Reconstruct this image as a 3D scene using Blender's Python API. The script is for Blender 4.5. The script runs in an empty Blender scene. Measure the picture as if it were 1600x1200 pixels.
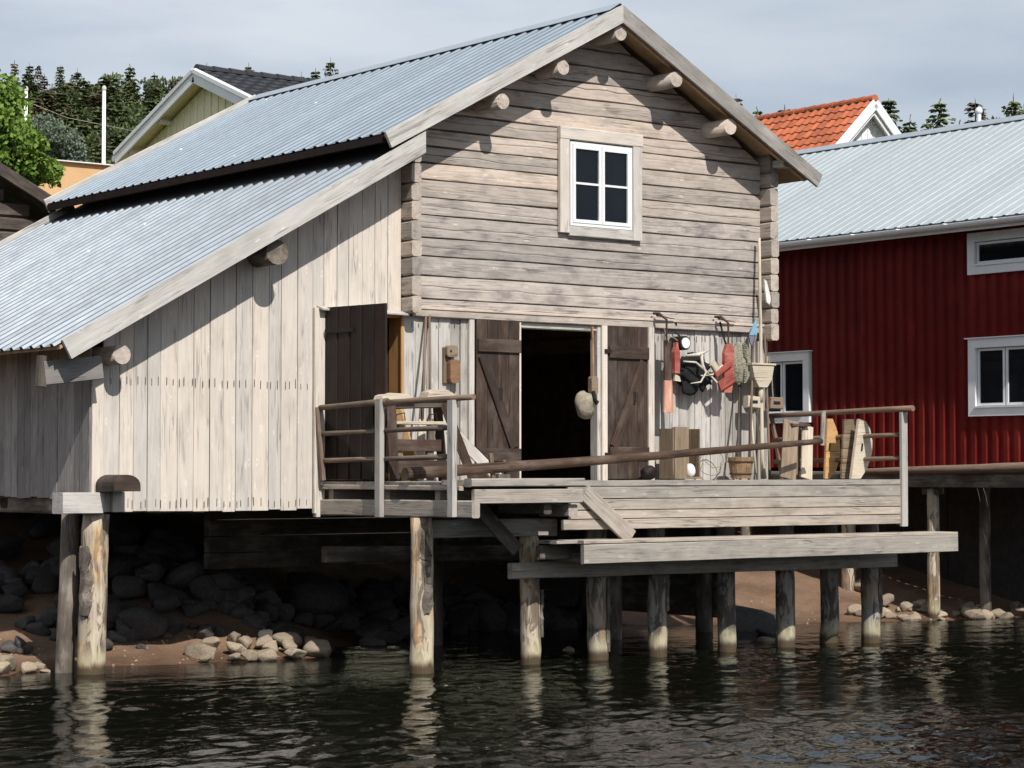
import bpy, math, random
import numpy as np
from mathutils import Matrix, Vector
R = random.Random(7)
rad = math.radians
scene = bpy.context.scene
COL = scene.collection

# ------------------------------------------------------------------ camera, sky, sun, exposure
cam_d = bpy.data.cameras.new("camera")
cam_d.sensor_width = 36.0
cam_d.lens = 36.0 * 3574.0 / 1600.0
cam_d.clip_start = 0.5
cam_d.clip_end = 3000.0
cam = bpy.data.objects.new("camera", cam_d)
COL.objects.link(cam)
cam.location = (-14.95, -21.32, 2.08)
cam.rotation_euler = (rad(90.0) + math.atan(136.4 / 3574.0), 0.0, -0.6505)
scene.camera = cam

SUN_DIR = Vector((0.078, 0.40, -0.412)).normalized()      # direction the light travels
sun_el = math.asin(-SUN_DIR.z)
sun_az = math.atan2(-SUN_DIR.x, -SUN_DIR.y)               # clockwise from +Y
world = bpy.data.worlds.new("World")
scene.world = world
world.use_nodes = True
wn = world.node_tree.nodes; wl = world.node_tree.links
wn.clear()
def WN(t, **k):
    n = wn.new(t)
    for a, v in k.items(): setattr(n, a, v)
    return n
w_out = WN("ShaderNodeOutputWorld")
sky = WN("ShaderNodeTexSky", sky_type='NISHITA', sun_disc=False)
sky.sun_elevation = sun_el; sky.sun_rotation = sun_az
sky.air_density = 1.0; sky.dust_density = 1.5; sky.ozone_density = 1.5
bg1 = WN("ShaderNodeBackground"); bg1.inputs[1].default_value = 0.07
wl.new(sky.outputs[0], bg1.inputs[0])
tc = WN("ShaderNodeTexCoord")
mp = WN("ShaderNodeMapping"); mp.inputs['Scale'].default_value = (1.0, 1.0, 4.5)
wl.new(tc.outputs['Generated'], mp.inputs['Vector'])
nz = WN("ShaderNodeTexNoise"); nz.inputs['Scale'].default_value = 4.6; nz.inputs['Detail'].default_value = 6.0; nz.inputs['Roughness'].default_value = 0.5
wl.new(mp.outputs[0], nz.inputs['Vector'])
cr = WN("ShaderNodeValToRGB")
cr.color_ramp.elements[0].position = 0.38; cr.color_ramp.elements[0].color = (0.475, 0.54, 0.64, 1)
cr.color_ramp.elements[1].position = 0.62; cr.color_ramp.elements[1].color = (0.66, 0.715, 0.78, 1)
wl.new(nz.outputs['Fac'], cr.inputs[0])
bg2 = WN("ShaderNodeBackground"); bg2.inputs[1].default_value = 1.0
wl.new(cr.outputs[0], bg2.inputs[0])
nz2 = WN("ShaderNodeTexNoise"); nz2.inputs['Scale'].default_value = 1.3; nz2.inputs['Detail'].default_value = 3.0
wl.new(mp.outputs[0], nz2.inputs['Vector'])
cr2 = WN("ShaderNodeMapRange"); cr2.inputs[1].default_value = 0.3; cr2.inputs[2].default_value = 0.6; cr2.inputs[3].default_value = 0.60; cr2.inputs[4].default_value = 0.97
wl.new(nz2.outputs['Fac'], cr2.inputs[0])
mx = WN("ShaderNodeMixShader")
wl.new(cr2.outputs[0], mx.inputs[0]); wl.new(bg1.outputs[0], mx.inputs[1]); wl.new(bg2.outputs[0], mx.inputs[2])
wl.new(mx.outputs[0], w_out.inputs[0])

sun_d = bpy.data.lights.new("sun", 'SUN')
sun_d.energy = 4.6; sun_d.angle = rad(0.55); sun_d.color = (1.0, 0.955, 0.89)
sun = bpy.data.objects.new("sun", sun_d); COL.objects.link(sun)
sun.location = (-20, -60, 60)
sun.rotation_euler = SUN_DIR.to_track_quat('-Z', 'Y').to_euler()

vs = scene.view_settings
scene.display_settings.display_device = 'sRGB'
vs.view_transform = 'Standard'; vs.look = 'None'; vs.gamma = 1.0; vs.use_curve_mapping = False
vs.exposure = 0.12
scene.render.engine = 'CYCLES'
scene.cycles.max_bounces = 7; scene.cycles.transparent_max_bounces = 10
scene.cycles.caustics_reflective = False; scene.cycles.caustics_refractive = False

# ------------------------------------------------------------------ object helpers
WM = {}
OFF = [0.0]          # x shift of the group of things being laid out
def tag(o, label=None, cat=None, group=None, kind=None):
    if label: o["label"] = label
    if cat: o["category"] = cat
    if group: o["group"] = group
    if kind: o["kind"] = kind
    return o
def put(name, data, M=None, parent=None, mat=None):
    o = bpy.data.objects.new(name, data)
    COL.objects.link(o)
    M = Matrix(M) if M is not None else Matrix.Identity(4)
    if OFF[0]: M = Matrix.Translation((OFF[0], 0, 0)) @ M
    if parent is not None:
        o.parent = parent
        o.matrix_basis = WM[parent.name].inverted() @ M
    else:
        o.matrix_basis = M
    WM[o.name] = M
    if mat is not None and data is not None and len(data.materials) == 0:
        data.materials.append(mat)
    return o
def thing(name, loc, label, cat, group=None):
    o = put(name, None, Matrix.Translation(loc))
    o.empty_display_size = 0.3
    return tag(o, label, cat, group)
def mesh(name, v, f, mat=None, smooth=False):
    m = bpy.data.meshes.new(name)
    m.from_pydata([tuple(p) for p in v], [], [tuple(q) for q in f])
    if mat is not None: m.materials.append(mat)
    if smooth:
        m.polygons.foreach_set("use_smooth", [True] * len(m.polygons))
    m.update()
    return m
class MB:
    def __init__(s): s.v = []; s.f = []
    def box(s, x0, x1, y0, y1, z0, z1):
        b = len(s.v)
        s.v += [(x, y, z) for z in (z0, z1) for y in (y0, y1) for x in (x0, x1)]
        s.f += [tuple(b + i for i in q) for q in ((0,2,3,1),(4,5,7,6),(0,1,5,4),(2,6,7,3),(0,4,6,2),(1,3,7,5))]
        return s
    def prism(s, poly, a, d0, d1):
        """extrude a polygon (list of 2D) along axis a ('x','y','z') from d0 to d1"""
        b = len(s.v); n = len(poly)
        for d in (d0, d1):
            for p, q in poly:
                s.v.append({'x': (d, p, q), 'y': (p, d, q), 'z': (p, q, d)}[a])
        s.f.append(tuple(b + i for i in range(n))[::-1]); s.f.append(tuple(b + n + i for i in range(n)))
        for i in range(n):
            j = (i + 1) % n
            s.f.append((b + i, b + j, b + n + j, b + n + i))
        return s
    def tube(s, pts, r, n=8, cap=True):
        b = len(s.v); pts = [Vector(p) for p in pts]; k = len(pts)
        up = None
        for i, p in enumerate(pts):
            t = (pts[min(i + 1, k - 1)] - pts[max(i - 1, 0)]).normalized()
            if up is None: up = t.orthogonal().normalized()
            up = (up - t * up.dot(t)).normalized()
            w = t.cross(up)
            rr = r[i] if isinstance(r, (list, tuple)) else r
            for j in range(n):
                a = 2 * math.pi * j / n
                s.v.append(tuple(p + (up * math.cos(a) + w * math.sin(a)) * rr))
        for i in range(k - 1):
            for j in range(n):
                j2 = (j + 1) % n
                s.f.append((b + i*n + j, b + i*n + j2, b + (i+1)*n + j2, b + (i+1)*n + j))
        if cap:
            s.f.append(tuple(b + j for j in range(n))[::-1]); s.f.append(tuple(b + (k-1)*n + j for j in range(n)))
        return s
    def build(s, name, mat, parent=None, origin=None, smooth=False):
        if origin is None:
            a = np.array(s.v); c = (a.min(0) + a.max(0)) / 2; origin = (float(c[0]), float(c[1]), float(a[:, 2].min()))
        ox, oy, oz = origin
        m = mesh(name, [(x - ox, y - oy, z - oz) for x, y, z in s.v], s.f, mat, smooth)
        return put(name, m, Matrix.Translation(origin), parent)
def frame(p0, p1, face):
    p0 = Vector(p0); X = (Vector(p1) - p0); L = X.length; X.normalize()
    Z = Vector(face); Z = Z - X * Z.dot(X)
    if Z.length < 1e-5: Z = X.orthogonal()
    Z.normalize(); Y = Z.cross(X)
    M = Matrix((X, Y, Z)).transposed().to_4x4(); M.translation = p0
    return M, L
_bc = {}
def board(name, p0, p1, w, t, mat, parent=None, face=(0, -1, 0), wob=0.0, bev=None, var=None):
    """sawn board: long axis p0->p1 (its centre line), width w, thickness t, broad side towards face"""
    M, L = frame(p0, p1, face)
    if bev is None: bev = min(w, t) * 0.13
    v_ = R.randrange(4) if var is None else var
    key = (round(L, 2), round(w, 3), round(t, 3), mat.name, v_ if wob else 0, wob, round(bev, 4))
    if key not in _bc:
        a, b = w / 2, t / 2
        sec = [(-a+bev,-b),(a-bev,-b),(a,-b+bev),(a,b-bev),(a-bev,b),(-a+bev,b),(-a,b-bev),(-a,-b+bev)]
        n = max(1, int(L / 0.45)) if wob else 1
        rr = random.Random(hash((v_, round(L, 1))) & 0xffff)
        V = []; F = []
        for i in range(n + 1):
            x = L * i / n
            dy = rr.uniform(-wob, wob); dz = rr.uniform(-wob, wob) * 0.6; sw = 1 + rr.uniform(-wob, wob) * 1.5
            for (y, z) in sec: V.append((x, y * sw + dy, z + dz))
        for i in range(n):
            for j in range(8):
                k = (j + 1) % 8
                F.append((i*8+j, i*8+k, (i+1)*8+k, (i+1)*8+j))
        F.append(tuple(range(8))[::-1]); F.append(tuple(n*8 + j for j in range(8)))
        _bc[key] = mesh(name, V, F, mat)
    return put(name, _bc[key], M, parent)
def pole(name, p0, p1, r0, r1, mat, parent=None, n=12, wob=0.0, bend=0.0, face=(0, 0, 1), segl=0.35):
    """round timber with taper, local X along it"""
    M, L = frame(p0, p1, face)
    k = max(1, int(L / segl)) if (wob or bend) else 1
    V = []; F = []
    lobes = [R.uniform(-1, 1) for _ in range(n)]
    for i in range(k + 1):
        t = i / k; r = r0 + (r1 - r0) * t
        cy = R.uniform(-wob, wob) * 0.6; cz = R.uniform(-wob, wob) * 0.6 + bend * math.sin(math.pi * t)
        for j in range(n):
            a = 2 * math.pi * j / n
            q = r * (1 + lobes[j] * (wob / max(r, .01)) * 0.4) + R.uniform(-wob, wob) * 0.35
            V.append((L * t, cy + q * math.cos(a), cz + q * math.sin(a)))
    for i in range(k):
        for j in range(n):
            j2 = (j + 1) % n
            F.append((i*n+j, i*n+j2, (i+1)*n+j2, (i+1)*n+j))
    F.append(tuple(range(n))[::-1]); F.append(tuple(k*n + j for j in range(n)))
    m = mesh(name, V, F, mat)
    for p in m.polygons:
        if len(p.vertices) == 4: p.use_smooth = True
    return put(name, m, M, parent)

# ------------------------------------------------------------------ materials
def newmat(name):
    m = bpy.data.materials.new(name); m.use_nodes = True
    nt = m.node_tree
    return m, nt, nt.nodes['Principled BSDF'], nt.nodes['Material Output']
class N:
    def __init__(s, nt): s.nt = nt
    def n(s, t, ins=None, **k):
        x = s.nt.nodes.new(t)
        for a, v in k.items(): setattr(x, a, v)
        for a, v in (ins or {}).items():
            if isinstance(v, bpy.types.NodeSocket): s.nt.links.new(v, x.inputs[a])
            else: x.inputs[a].default_value = v
        return x
    def link(s, a, b): s.nt.links.new(a, b)
    def ramp(s, fac, stops):
        x = s.nt.nodes.new('ShaderNodeValToRGB'); s.nt.links.new(fac, x.inputs[0])
        e = x.color_ramp.elements
        while len(e) < len(stops): e.new(0.5)
        for i, (p, c) in enumerate(stops):
            e[i].position = p
            e[i].color = (c, c, c, 1) if not isinstance(c, (tuple, list)) else (*c, 1)
        return x.outputs['Color']
    def noise(s, vec, scale, detail=4, rough=.55, dist=0):
        x = s.n('ShaderNodeTexNoise', {'Vector': vec, 'Scale': scale, 'Detail': detail, 'Roughness': rough, 'Distortion': dist})
        return x.outputs['Fac']
    def mix(s, fac, a, b, mode='MIX'):
        x = s.nt.nodes.new('ShaderNodeMix'); x.data_type = 'RGBA'; x.blend_type = mode
        for sock, v in ((x.inputs[0], fac), (x.inputs[6], a), (x.inputs[7], b)):
            if isinstance(v, bpy.types.NodeSocket): s.nt.links.new(v, sock)
            else: sock.default_value = (*v, 1) if isinstance(v, (tuple, list)) and len(v) == 3 else v
        return x.outputs[2]
    def math(s, op, a, b=0.0, clamp=False):
        x = s.nt.nodes.new('ShaderNodeMath'); x.operation = op; x.use_clamp = clamp
        for sock, v in ((x.inputs[0], a), (x.inputs[1], b)):
            if isinstance(v, bpy.types.NodeSocket): s.nt.links.new(v, sock)
            else: sock.default_value = v
        return x.outputs[0]
    def vec(s, scale=(1, 1, 1), rand=True, coord='Object'):
        tcn = s.n('ShaderNodeTexCoord'); out = tcn.outputs[coord]
        if rand:
            oi = s.n('ShaderNodeObjectInfo')
            mul = s.n('ShaderNodeVectorMath', {0: oi.outputs['Random'], 1: (41.0, 87.0, 63.0)}, operation='MULTIPLY')
            add = s.n('ShaderNodeVectorMath', {0: out, 1: mul.outputs[0]}, operation='ADD'); out = add.outputs[0]
        mpn = s.n('ShaderNodeMapping', {'Vector': out, 'Scale': scale})
        return mpn.outputs[0]
    def rand(s): return s.n('ShaderNodeObjectInfo').outputs['Random']

def wood(name, base, dark, warm=None, vary=.22, blotch=.35, crack=.6, knots=.8, rough=.82, bump=.35, stain=None, stain_amt=.5):
    m, nt, b, out = newmat(name); g = N(nt)
    fine = g.noise(g.vec((.9, 17, 17)), 2.6, 5, .6)
    broad = g.noise(g.vec((.45, 7, 7)), 1.7, 3, .5, .4)
    blot = g.noise(g.vec((1.1, 2.6, 2.6)), 1.9, 4, .6)
    col = g.mix(g.ramp(fine, [(.25, .25), (.58, 1.0)]), dark, base)
    col = g.mix(g.math('MULTIPLY', g.ramp(broad, [(.35, 1.0), (.6, 0.0)]), .55), col, tuple((x*.6+y*.4) for x, y in zip(dark, base)))
    if warm:
        col = g.mix(g.math('MULTIPLY', g.ramp(g.rand(), [(.1, 0.0), (.9, 1.0)]), .75), col, g.mix(1.0, col, warm, 'MULTIPLY'))
    if stain:
        col = g.mix(g.math('MULTIPLY', g.ramp(blot, [(.5, 0.0), (.68, 1.0)]), stain_amt), col, stain)
    v = g.ramp(blot, [(.3, 1.0 - blotch), (.62, 1.0)])
    col = g.mix(1.0, col, v, 'MULTIPLY')
    rb = g.n('ShaderNodeMapRange', {0: g.rand(), 3: 1.0 - vary, 4: 1.0 + vary * .5}).outputs[0]
    col = g.mix(1.0, col, g.n('ShaderNodeCombineColor', {0: rb, 1: rb, 2: rb}).outputs[0], 'MULTIPLY')
    # knots: pale ring, brown core
    vor = g.n('ShaderNodeTexVoronoi', {'Vector': g.vec((3.0, 8.5, 8.5)), 'Scale': 1.0, 'Randomness': 1.0})
    if knots:
        kd = vor.outputs['Distance']
        col = g.mix(g.math('MULTIPLY', g.ramp(kd, [(.07, 1.0), (.16, 0.0)]), .4 * knots), col, tuple(min(1, x * 1.4) for x in base))
        col = g.mix(g.math('MULTIPLY', g.ramp(kd, [(.03, 1.0), (.07, 0.0)]), .75 * knots), col, (dark[0]*.55, dark[1]*.42, dark[2]*.32))
    ck = g.noise(g.vec((.55, 17, 17)), 1.6, 2, .5, .25)
    cr_ = g.ramp(ck, [(.465, 0.0), (.49, 1.0), (.51, 1.0), (.535, 0.0)])
    gate = g.ramp(g.noise(g.vec((.9, 3, 3)), 1.7, 2), [(.5, 0.0), (.6, 1.0)])
    cf = g.math('MULTIPLY', g.math('MULTIPLY', cr_, gate), crack)
    col = g.mix(cf, col, tuple(x * .18 for x in dark))
    nt.links.new(col, b.inputs['Base Color'])
    b.inputs['Roughness'].default_value = rough
    b.inputs['Specular IOR Level'].default_value = .25
    hgt = g.math('SUBTRACT', fine, g.math('MULTIPLY', cf, 1.2))
    bp = g.n('ShaderNodeBump', {'Height': hgt, 'Strength': bump, 'Distance': .012})
    nt.links.new(bp.outputs[0], b.inputs['Normal'])
    return m
def plain(name, col, rough=.6, metal=0.0, vary=.0, mott=.0, scale=6, bump=0.0, spec=.4, rand=True, dirt=None, dirt_amt=.4):
    m, nt, b, out = newmat(name); g = N(nt)
    n1 = g.noise(g.vec((1, 1, 1), rand), scale, 5, .6)
    c = g.mix(1.0, col, g.ramp(n1, [(.3, 1.0 - mott), (.7, 1.0 + 0 * mott)]), 'MULTIPLY')
    if dirt:
        n2 = g.noise(g.vec((1, 1, 1), rand), scale * .37, 4, .65)
        c = g.mix(g.math('MULTIPLY', g.ramp(n2, [(.48, 0.0), (.7, 1.0)]), dirt_amt), c, dirt)
    if vary:
        rb = g.n('ShaderNodeMapRange', {0: g.rand(), 3: 1.0 - vary, 4: 1.0 + vary * .5}).outputs[0]
        c = g.mix(1.0, c, g.n('ShaderNodeCombineColor', {0: rb, 1: rb, 2: rb}).outputs[0], 'MULTIPLY')
    nt.links.new(c, b.inputs['Base Color'])
    b.inputs['Roughness'].default_value = rough; b.inputs['Metallic'].default_value = metal
    b.inputs['Specular IOR Level'].default_value = spec
    if bump:
        bp = g.n('ShaderNodeBump', {'Height': n1, 'Strength': bump, 'Distance': .02})
        nt.links.new(bp.outputs[0], b.inputs['Normal'])
    return m

M_LOG = wood('weathered_log', (.68, .60, .53), (.46, .395, .345), warm=(1.05, .97, .90), blotch=.38, stain=(.25, .22, .21), stain_amt=.7, vary=.28)
M_LOGLOW = wood('grey_weathered_log', (.60, .545, .50), (.37, .33, .30), warm=(1.02, .97, .94), blotch=.45, stain=(.19, .165, .165), stain_amt=.8, vary=.30, knots=1.0)
M_LOGEND = wood('log_end_grain', (.58, .53, .48), (.34, .30, .265), warm=(1.05, .95, .86), blotch=.5, knots=0, vary=.3, stain=(.22, .19, .18), stain_amt=.6)
M_PLANK = wood('pale_sawn_plank', (.70, .65, .595), (.52, .475, .43), warm=(1.03, .97, .90), vary=.13, blotch=.2, stain=(.38, .36, .34), stain_amt=.4, crack=.5)
M_PLANK2 = wood('grey_sawn_plank', (.62, .58, .53), (.42, .385, .35), warm=(.95, .97, 1.0), vary=.34, blotch=.35, stain=(.22, .20, .19), stain_amt=.5)
M_DECK = wood('silver_deck_board', (.50, .465, .42), (.29, .265, .24), warm=(1.08, .97, .86), vary=.22, blotch=.4, stain=(.13, .10, .085), stain_amt=.5)
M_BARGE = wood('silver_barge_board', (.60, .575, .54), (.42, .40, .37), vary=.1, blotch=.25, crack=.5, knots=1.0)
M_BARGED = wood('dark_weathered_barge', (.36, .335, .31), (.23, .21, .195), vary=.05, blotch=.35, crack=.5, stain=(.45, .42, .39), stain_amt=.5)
M_SIDE = wood('shade_toned_side_plank', (.40, .375, .355), (.25, .235, .225), vary=.3, blotch=.4, stain=(.16, .15, .15), stain_amt=.6)  # tone lowered: shade of side wall and eave bracket put into the colour
M_FRESH = wood('fresh_pine', (.62, .34, .13), (.40, .19, .065), vary=.1, blotch=.15, crack=.1)
M_UNDER = wood('soffit_pine', (.56, .40, .25), (.34, .22, .13), vary=.15, blotch=.3, crack=.3)
M_TARRED = wood('tarred_door_board', (.030, .021, .017), (.013, .009, .008), warm=(1.3, .9, .75), vary=.3, blotch=.4, crack=.5, knots=.3, rough=.65)
M_TARRED2 = wood('worn_tarred_board', (.085, .060, .048), (.032, .022, .018), warm=(1.1, .9, .8), vary=.3, blotch=.5, crack=.6, knots=.5, stain=(.17, .14, .12), stain_amt=.35)
M_POLE = wood('dark_round_pole', (.085, .062, .048), (.035, .025, .02), warm=(1.2, .9, .7), vary=.2, blotch=.4, stain=(.20, .17, .15), stain_amt=.35)
M_RAIL = wood('worn_rail_pole', (.24, .185, .145), (.10, .075, .055), warm=(1.1, .95, .85), vary=.2, blotch=.3, stain=(.09, .07, .06), stain_amt=.4)
M_POST = wood('peeled_pile', (.60, .49, .34), (.36, .25, .155), warm=(.9, .95, 1.0), vary=.2, blotch=.5, stain=(.17, .12, .085), stain_amt=.8)
M_POSTD = wood('barked_pile', (.20, .17, .14), (.085, .066, .05), vary=.25, blotch=.6, stain=(.36, .31, .25), stain_amt=.6)
def pile_mat(name, pale, mid, bark, amt):
    m = wood(name, pale, mid, vary=.15, blotch=.4, knots=.6, crack=.8, bump=.6); nt = m.node_tree; g = N(nt); b = nt.nodes['Principled BSDF']
    src = b.inputs['Base Color'].links[0].from_socket
    n1 = g.noise(g.vec((1.6, 5.5, 5.5)), 1.5, 5, .65, .8); n2 = g.noise(g.vec((1.0, 3, 3)), 2.3, 3)
    c = g.mix(g.math('MULTIPLY', g.ramp(n1, [(.5, 0.0), (.54, 1.0)]), amt), src, bark)
    c = g.mix(g.math('MULTIPLY', g.ramp(n2, [(.52, 0.0), (.66, 1.0)]), .55), c, (pale[0] * .95, pale[1] * .68, pale[2] * .42))
    z = g.n('ShaderNodeSeparateXYZ', {0: g.n('ShaderNodeNewGeometry').outputs['Position']}).outputs[2]
    zz = g.math('ADD', z, g.math('MULTIPLY', n1, .22))
    c = g.mix(g.ramp(zz, [(.17, 1.0), (.26, 0.0)]), c, (.085, .062, .035))
    c = g.mix(g.math('MULTIPLY', g.ramp(zz, [(.20, 0.0), (.25, 1.0), (.30, 1.0), (.42, 0.0)]), .55), c, (.55, .50, .33))
    nt.links.new(c, b.inputs['Base Color'])
    return m
M_POST = pile_mat('peeled_pile', (.70, .60, .46), (.42, .33, .24), (.11, .075, .055), .75)
M_POSTW = pile_mat('barked_water_pile', (.40, .37, .33), (.20, .18, .155), (.055, .045, .038), .8)
M_OLDBOX = wood('old_box_board', (.33, .25, .175), (.16, .115, .075), vary=.25, blotch=.4, stain=(.12, .09, .06), stain_amt=.5)
M_PALE = wood('pale_new_board', (.66, .58, .46), (.46, .38, .28), vary=.12, blotch=.25, stain=(.3, .24, .17), stain_amt=.3)
M_ORANGE = wood('orange_varnish_board', (.62, .38, .17), (.42, .23, .09), vary=.1, blotch=.25)
M_REDPAINT = wood('faded_red_paint', (.42, .10, .075), (.24, .05, .04), vary=.1, blotch=.4, stain=(.55, .27, .22), stain_amt=.5, crack=.4, knots=0)
M_SALMON = wood('salmon_paint', (.66, .35, .25), (.48, .21, .14), vary=.1, blotch=.3, stain=(.7, .55, .45), stain_amt=.6, crack=.4, knots=0)
M_BLACK = plain('black_cloth', (.012, .012, .014), .9, mott=.4)
M_INNER = wood('dark_inner_boards', (.26, .16, .10), (.13, .08, .05), vary=.3, blotch=.5)
M_ROCKG = plain('grey_stone', (.085, .08, .077), .9, vary=.45, mott=.45, scale=9, bump=.5, dirt=(.13, .10, .085), dirt_amt=.5)  # base colour lowered to deepen the shade under the building
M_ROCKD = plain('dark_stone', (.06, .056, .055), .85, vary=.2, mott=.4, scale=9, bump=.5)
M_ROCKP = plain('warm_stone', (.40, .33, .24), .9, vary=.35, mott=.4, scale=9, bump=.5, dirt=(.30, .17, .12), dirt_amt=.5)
M_WHITE = plain('white_paint', (.78, .79, .80), .5, mott=.08, vary=.03, dirt=(.55, .54, .5), dirt_amt=.3)
M_IRON = plain('dark_iron', (.03, .027, .025), .6, metal=.6, mott=.3)
M_ROPE = plain('hemp_rope', (.35, .29, .20), .95, mott=.4, scale=40, bump=.6)
M_NET = plain('net_twine', (.42, .39, .29), .95, mott=.6, scale=45, bump=1.0, dirt=(.08, .075, .06), dirt_amt=.8)
M_BONE = plain('bleached_wood', (.62, .57, .48), .8, mott=.3, scale=20, bump=.4)
M_CLOTH = plain('white_rag', (.75, .74, .70), .9, mott=.2)
M_BLUE = plain('blue_flag_cloth', (.22, .42, .58), .85, mott=.3)
M_BUCKET = wood('bucket_stave', (.40, .27, .16), (.20, .12, .07), vary=.2, blotch=.3)

def metal_roof(name, col, rough, metal, dirt):
    m, nt, b, out = newmat(name); g = N(nt)
    n1 = g.noise(g.vec((1.5, 1.5, 1.5)), 3.0, 5, .6); n2 = g.noise(g.vec((3, 12, 3)), 2.5, 3, .5)
    c = g.mix(g.math('MULTIPLY', g.ramp(n1, [(.45, 0.0), (.72, 1.0)]), .35), col, dirt)
    c = g.mix(1.0, c, g.ramp(n2, [(.3, .86), (.7, 1.0)]), 'MULTIPLY')
    rb = g.n('ShaderNodeMapRange', {0: g.rand(), 3: .90, 4: 1.04}).outputs[0]
    c = g.mix(1.0, c, g.n('ShaderNodeCombineColor', {0: rb, 1: rb, 2: rb}).outputs[0], 'MULTIPLY')
    spots = g.n('ShaderNodeTexVoronoi', {'Vector': g.vec((1, 1, 1)), 'Scale': 2.2})
    c = g.mix(g.math('MULTIPLY', g.ramp(spots.outputs['Distance'], [(.03, 1.0), (.055, 0.0)]), .55), c, (.8, .82, .82))
    nt.links.new(c, b.inputs['Base Color']); b.inputs['Metallic'].default_value = metal
    rr_ = g.n('ShaderNodeMapRange', {0: n1, 3: rough - .08, 4: rough + .12}).outputs[0]
    nt.links.new(rr_, b.inputs['Roughness'])
    return m
M_ROOF = metal_roof('galvanised_roof', (.235, .285, .335), .5, .3, (.18, .21, .235))
M_ROOFL = metal_roof('bright_galvanised_roof', (.205, .235, .27), .45, .3, (.155, .175, .20))
M_ROOF2 = metal_roof('pale_sheet_roof', (.42, .465, .48), .6, .15, (.37, .41, .42))
M_GALV = metal_roof('galvanised_trim', (.45, .50, .54), .5, .5, (.33, .36, .38))
M_REDWALL = plain('red_sheet_cladding', (.14, .009, .0075), .55, mott=.3, scale=2.5, vary=.14, spec=.12, dirt=(.20, .026, .020), dirt_amt=.5)
M_TERRA = plain('terracotta_tile', (.50, .135, .055), .75, vary=.3, mott=.3, scale=7, bump=.2, dirt=(.27, .10, .06), dirt_amt=.4)
M_SLATE = plain('black_tile', (.024, .026, .032), .55, vary=.2, mott=.4, scale=5, bump=.3)
M_YELLOW = plain('yellow_board_wall', (.90, .84, .60), .7, mott=.12, vary=.05)
M_PEACH = plain('peach_render', (.66, .42, .22), .85, mott=.12, scale=3)
M_SHED = wood('old_shed_log', (.16, .13, .11), (.065, .05, .042), vary=.3, blotch=.5, stain=(.26, .23, .2), stain_amt=.4)

def glass(name):
    m, nt, b, out = newmat(name); g = N(nt)
    b.inputs['Base Color'].default_value = (.008, .012, .018, 1); b.inputs['Roughness'].default_value = .04
    b.inputs['Specular IOR Level'].default_value = .45
    n1 = g.noise(g.vec((1, 1, 1)), 2.0, 2)
    bp = g.n('ShaderNodeBump', {'Height': n1, 'Strength': .06, 'Distance': .02}); nt.links.new(bp.outputs[0], b.inputs['Normal'])
    tr = g.n('ShaderNodeBsdfTransparent', {'Color': (.5, .55, .55, 1)})
    ms = g.n('ShaderNodeMixShader', {0: .42, 1: b.outputs[0], 2: tr.outputs[0]})
    nt.links.new(ms.outputs[0], out.inputs[0])
    return m
M_GLASS = glass('window_glass')

def leafmat(name, a, b_, redden=None):
    m, nt, b, out = newmat(name); g = N(nt)
    n1 = g.noise(g.vec((1, 1, 1)), 3.2, 4, .7)
    c = g.mix(g.ramp(n1, [(.35, 0.0), (.65, 1.0)]), a, b_)
    rb = g.n('ShaderNodeMapRange', {0: g.rand(), 3: .7, 4: 1.25}).outputs[0]
    c = g.mix(1.0, c, g.n('ShaderNodeCombineColor', {0: rb, 1: rb, 2: rb}).outputs[0], 'MULTIPLY')
    nt.links.new(c, b.inputs['Base Color']); b.inputs['Roughness'].default_value = .6
    b.inputs['Specular IOR Level'].default_value = .25
    tl = g.n('ShaderNodeBsdfTranslucent', {'Color': c})
    ms = g.n('ShaderNodeMixShader', {0: .25, 1: b.outputs[0], 2: tl.outputs[0]})
    nt.links.new(ms.outputs[0], out.inputs[0])
    return m
M_NEEDLE = leafmat('spruce_needles', (.062, .085, .034), (.15, .175, .065))
M_NEEDLE2 = leafmat('brown_needles', (.095, .080, .045), (.165, .125, .075))
M_PINE = leafmat('pine_needles', (.075, .105, .042), (.16, .195, .085))
M_MAPLE = leafmat('maple_leaves', (.11, .20, .03), (.25, .37, .075))
M_WILLOW = leafmat('willow_leaves', (.14, .18, .12), (.30, .36, .27))
M_BARK = plain('tree_bark', (.07, .055, .045), .9, mott=.5, scale=20, bump=.6)

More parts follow.
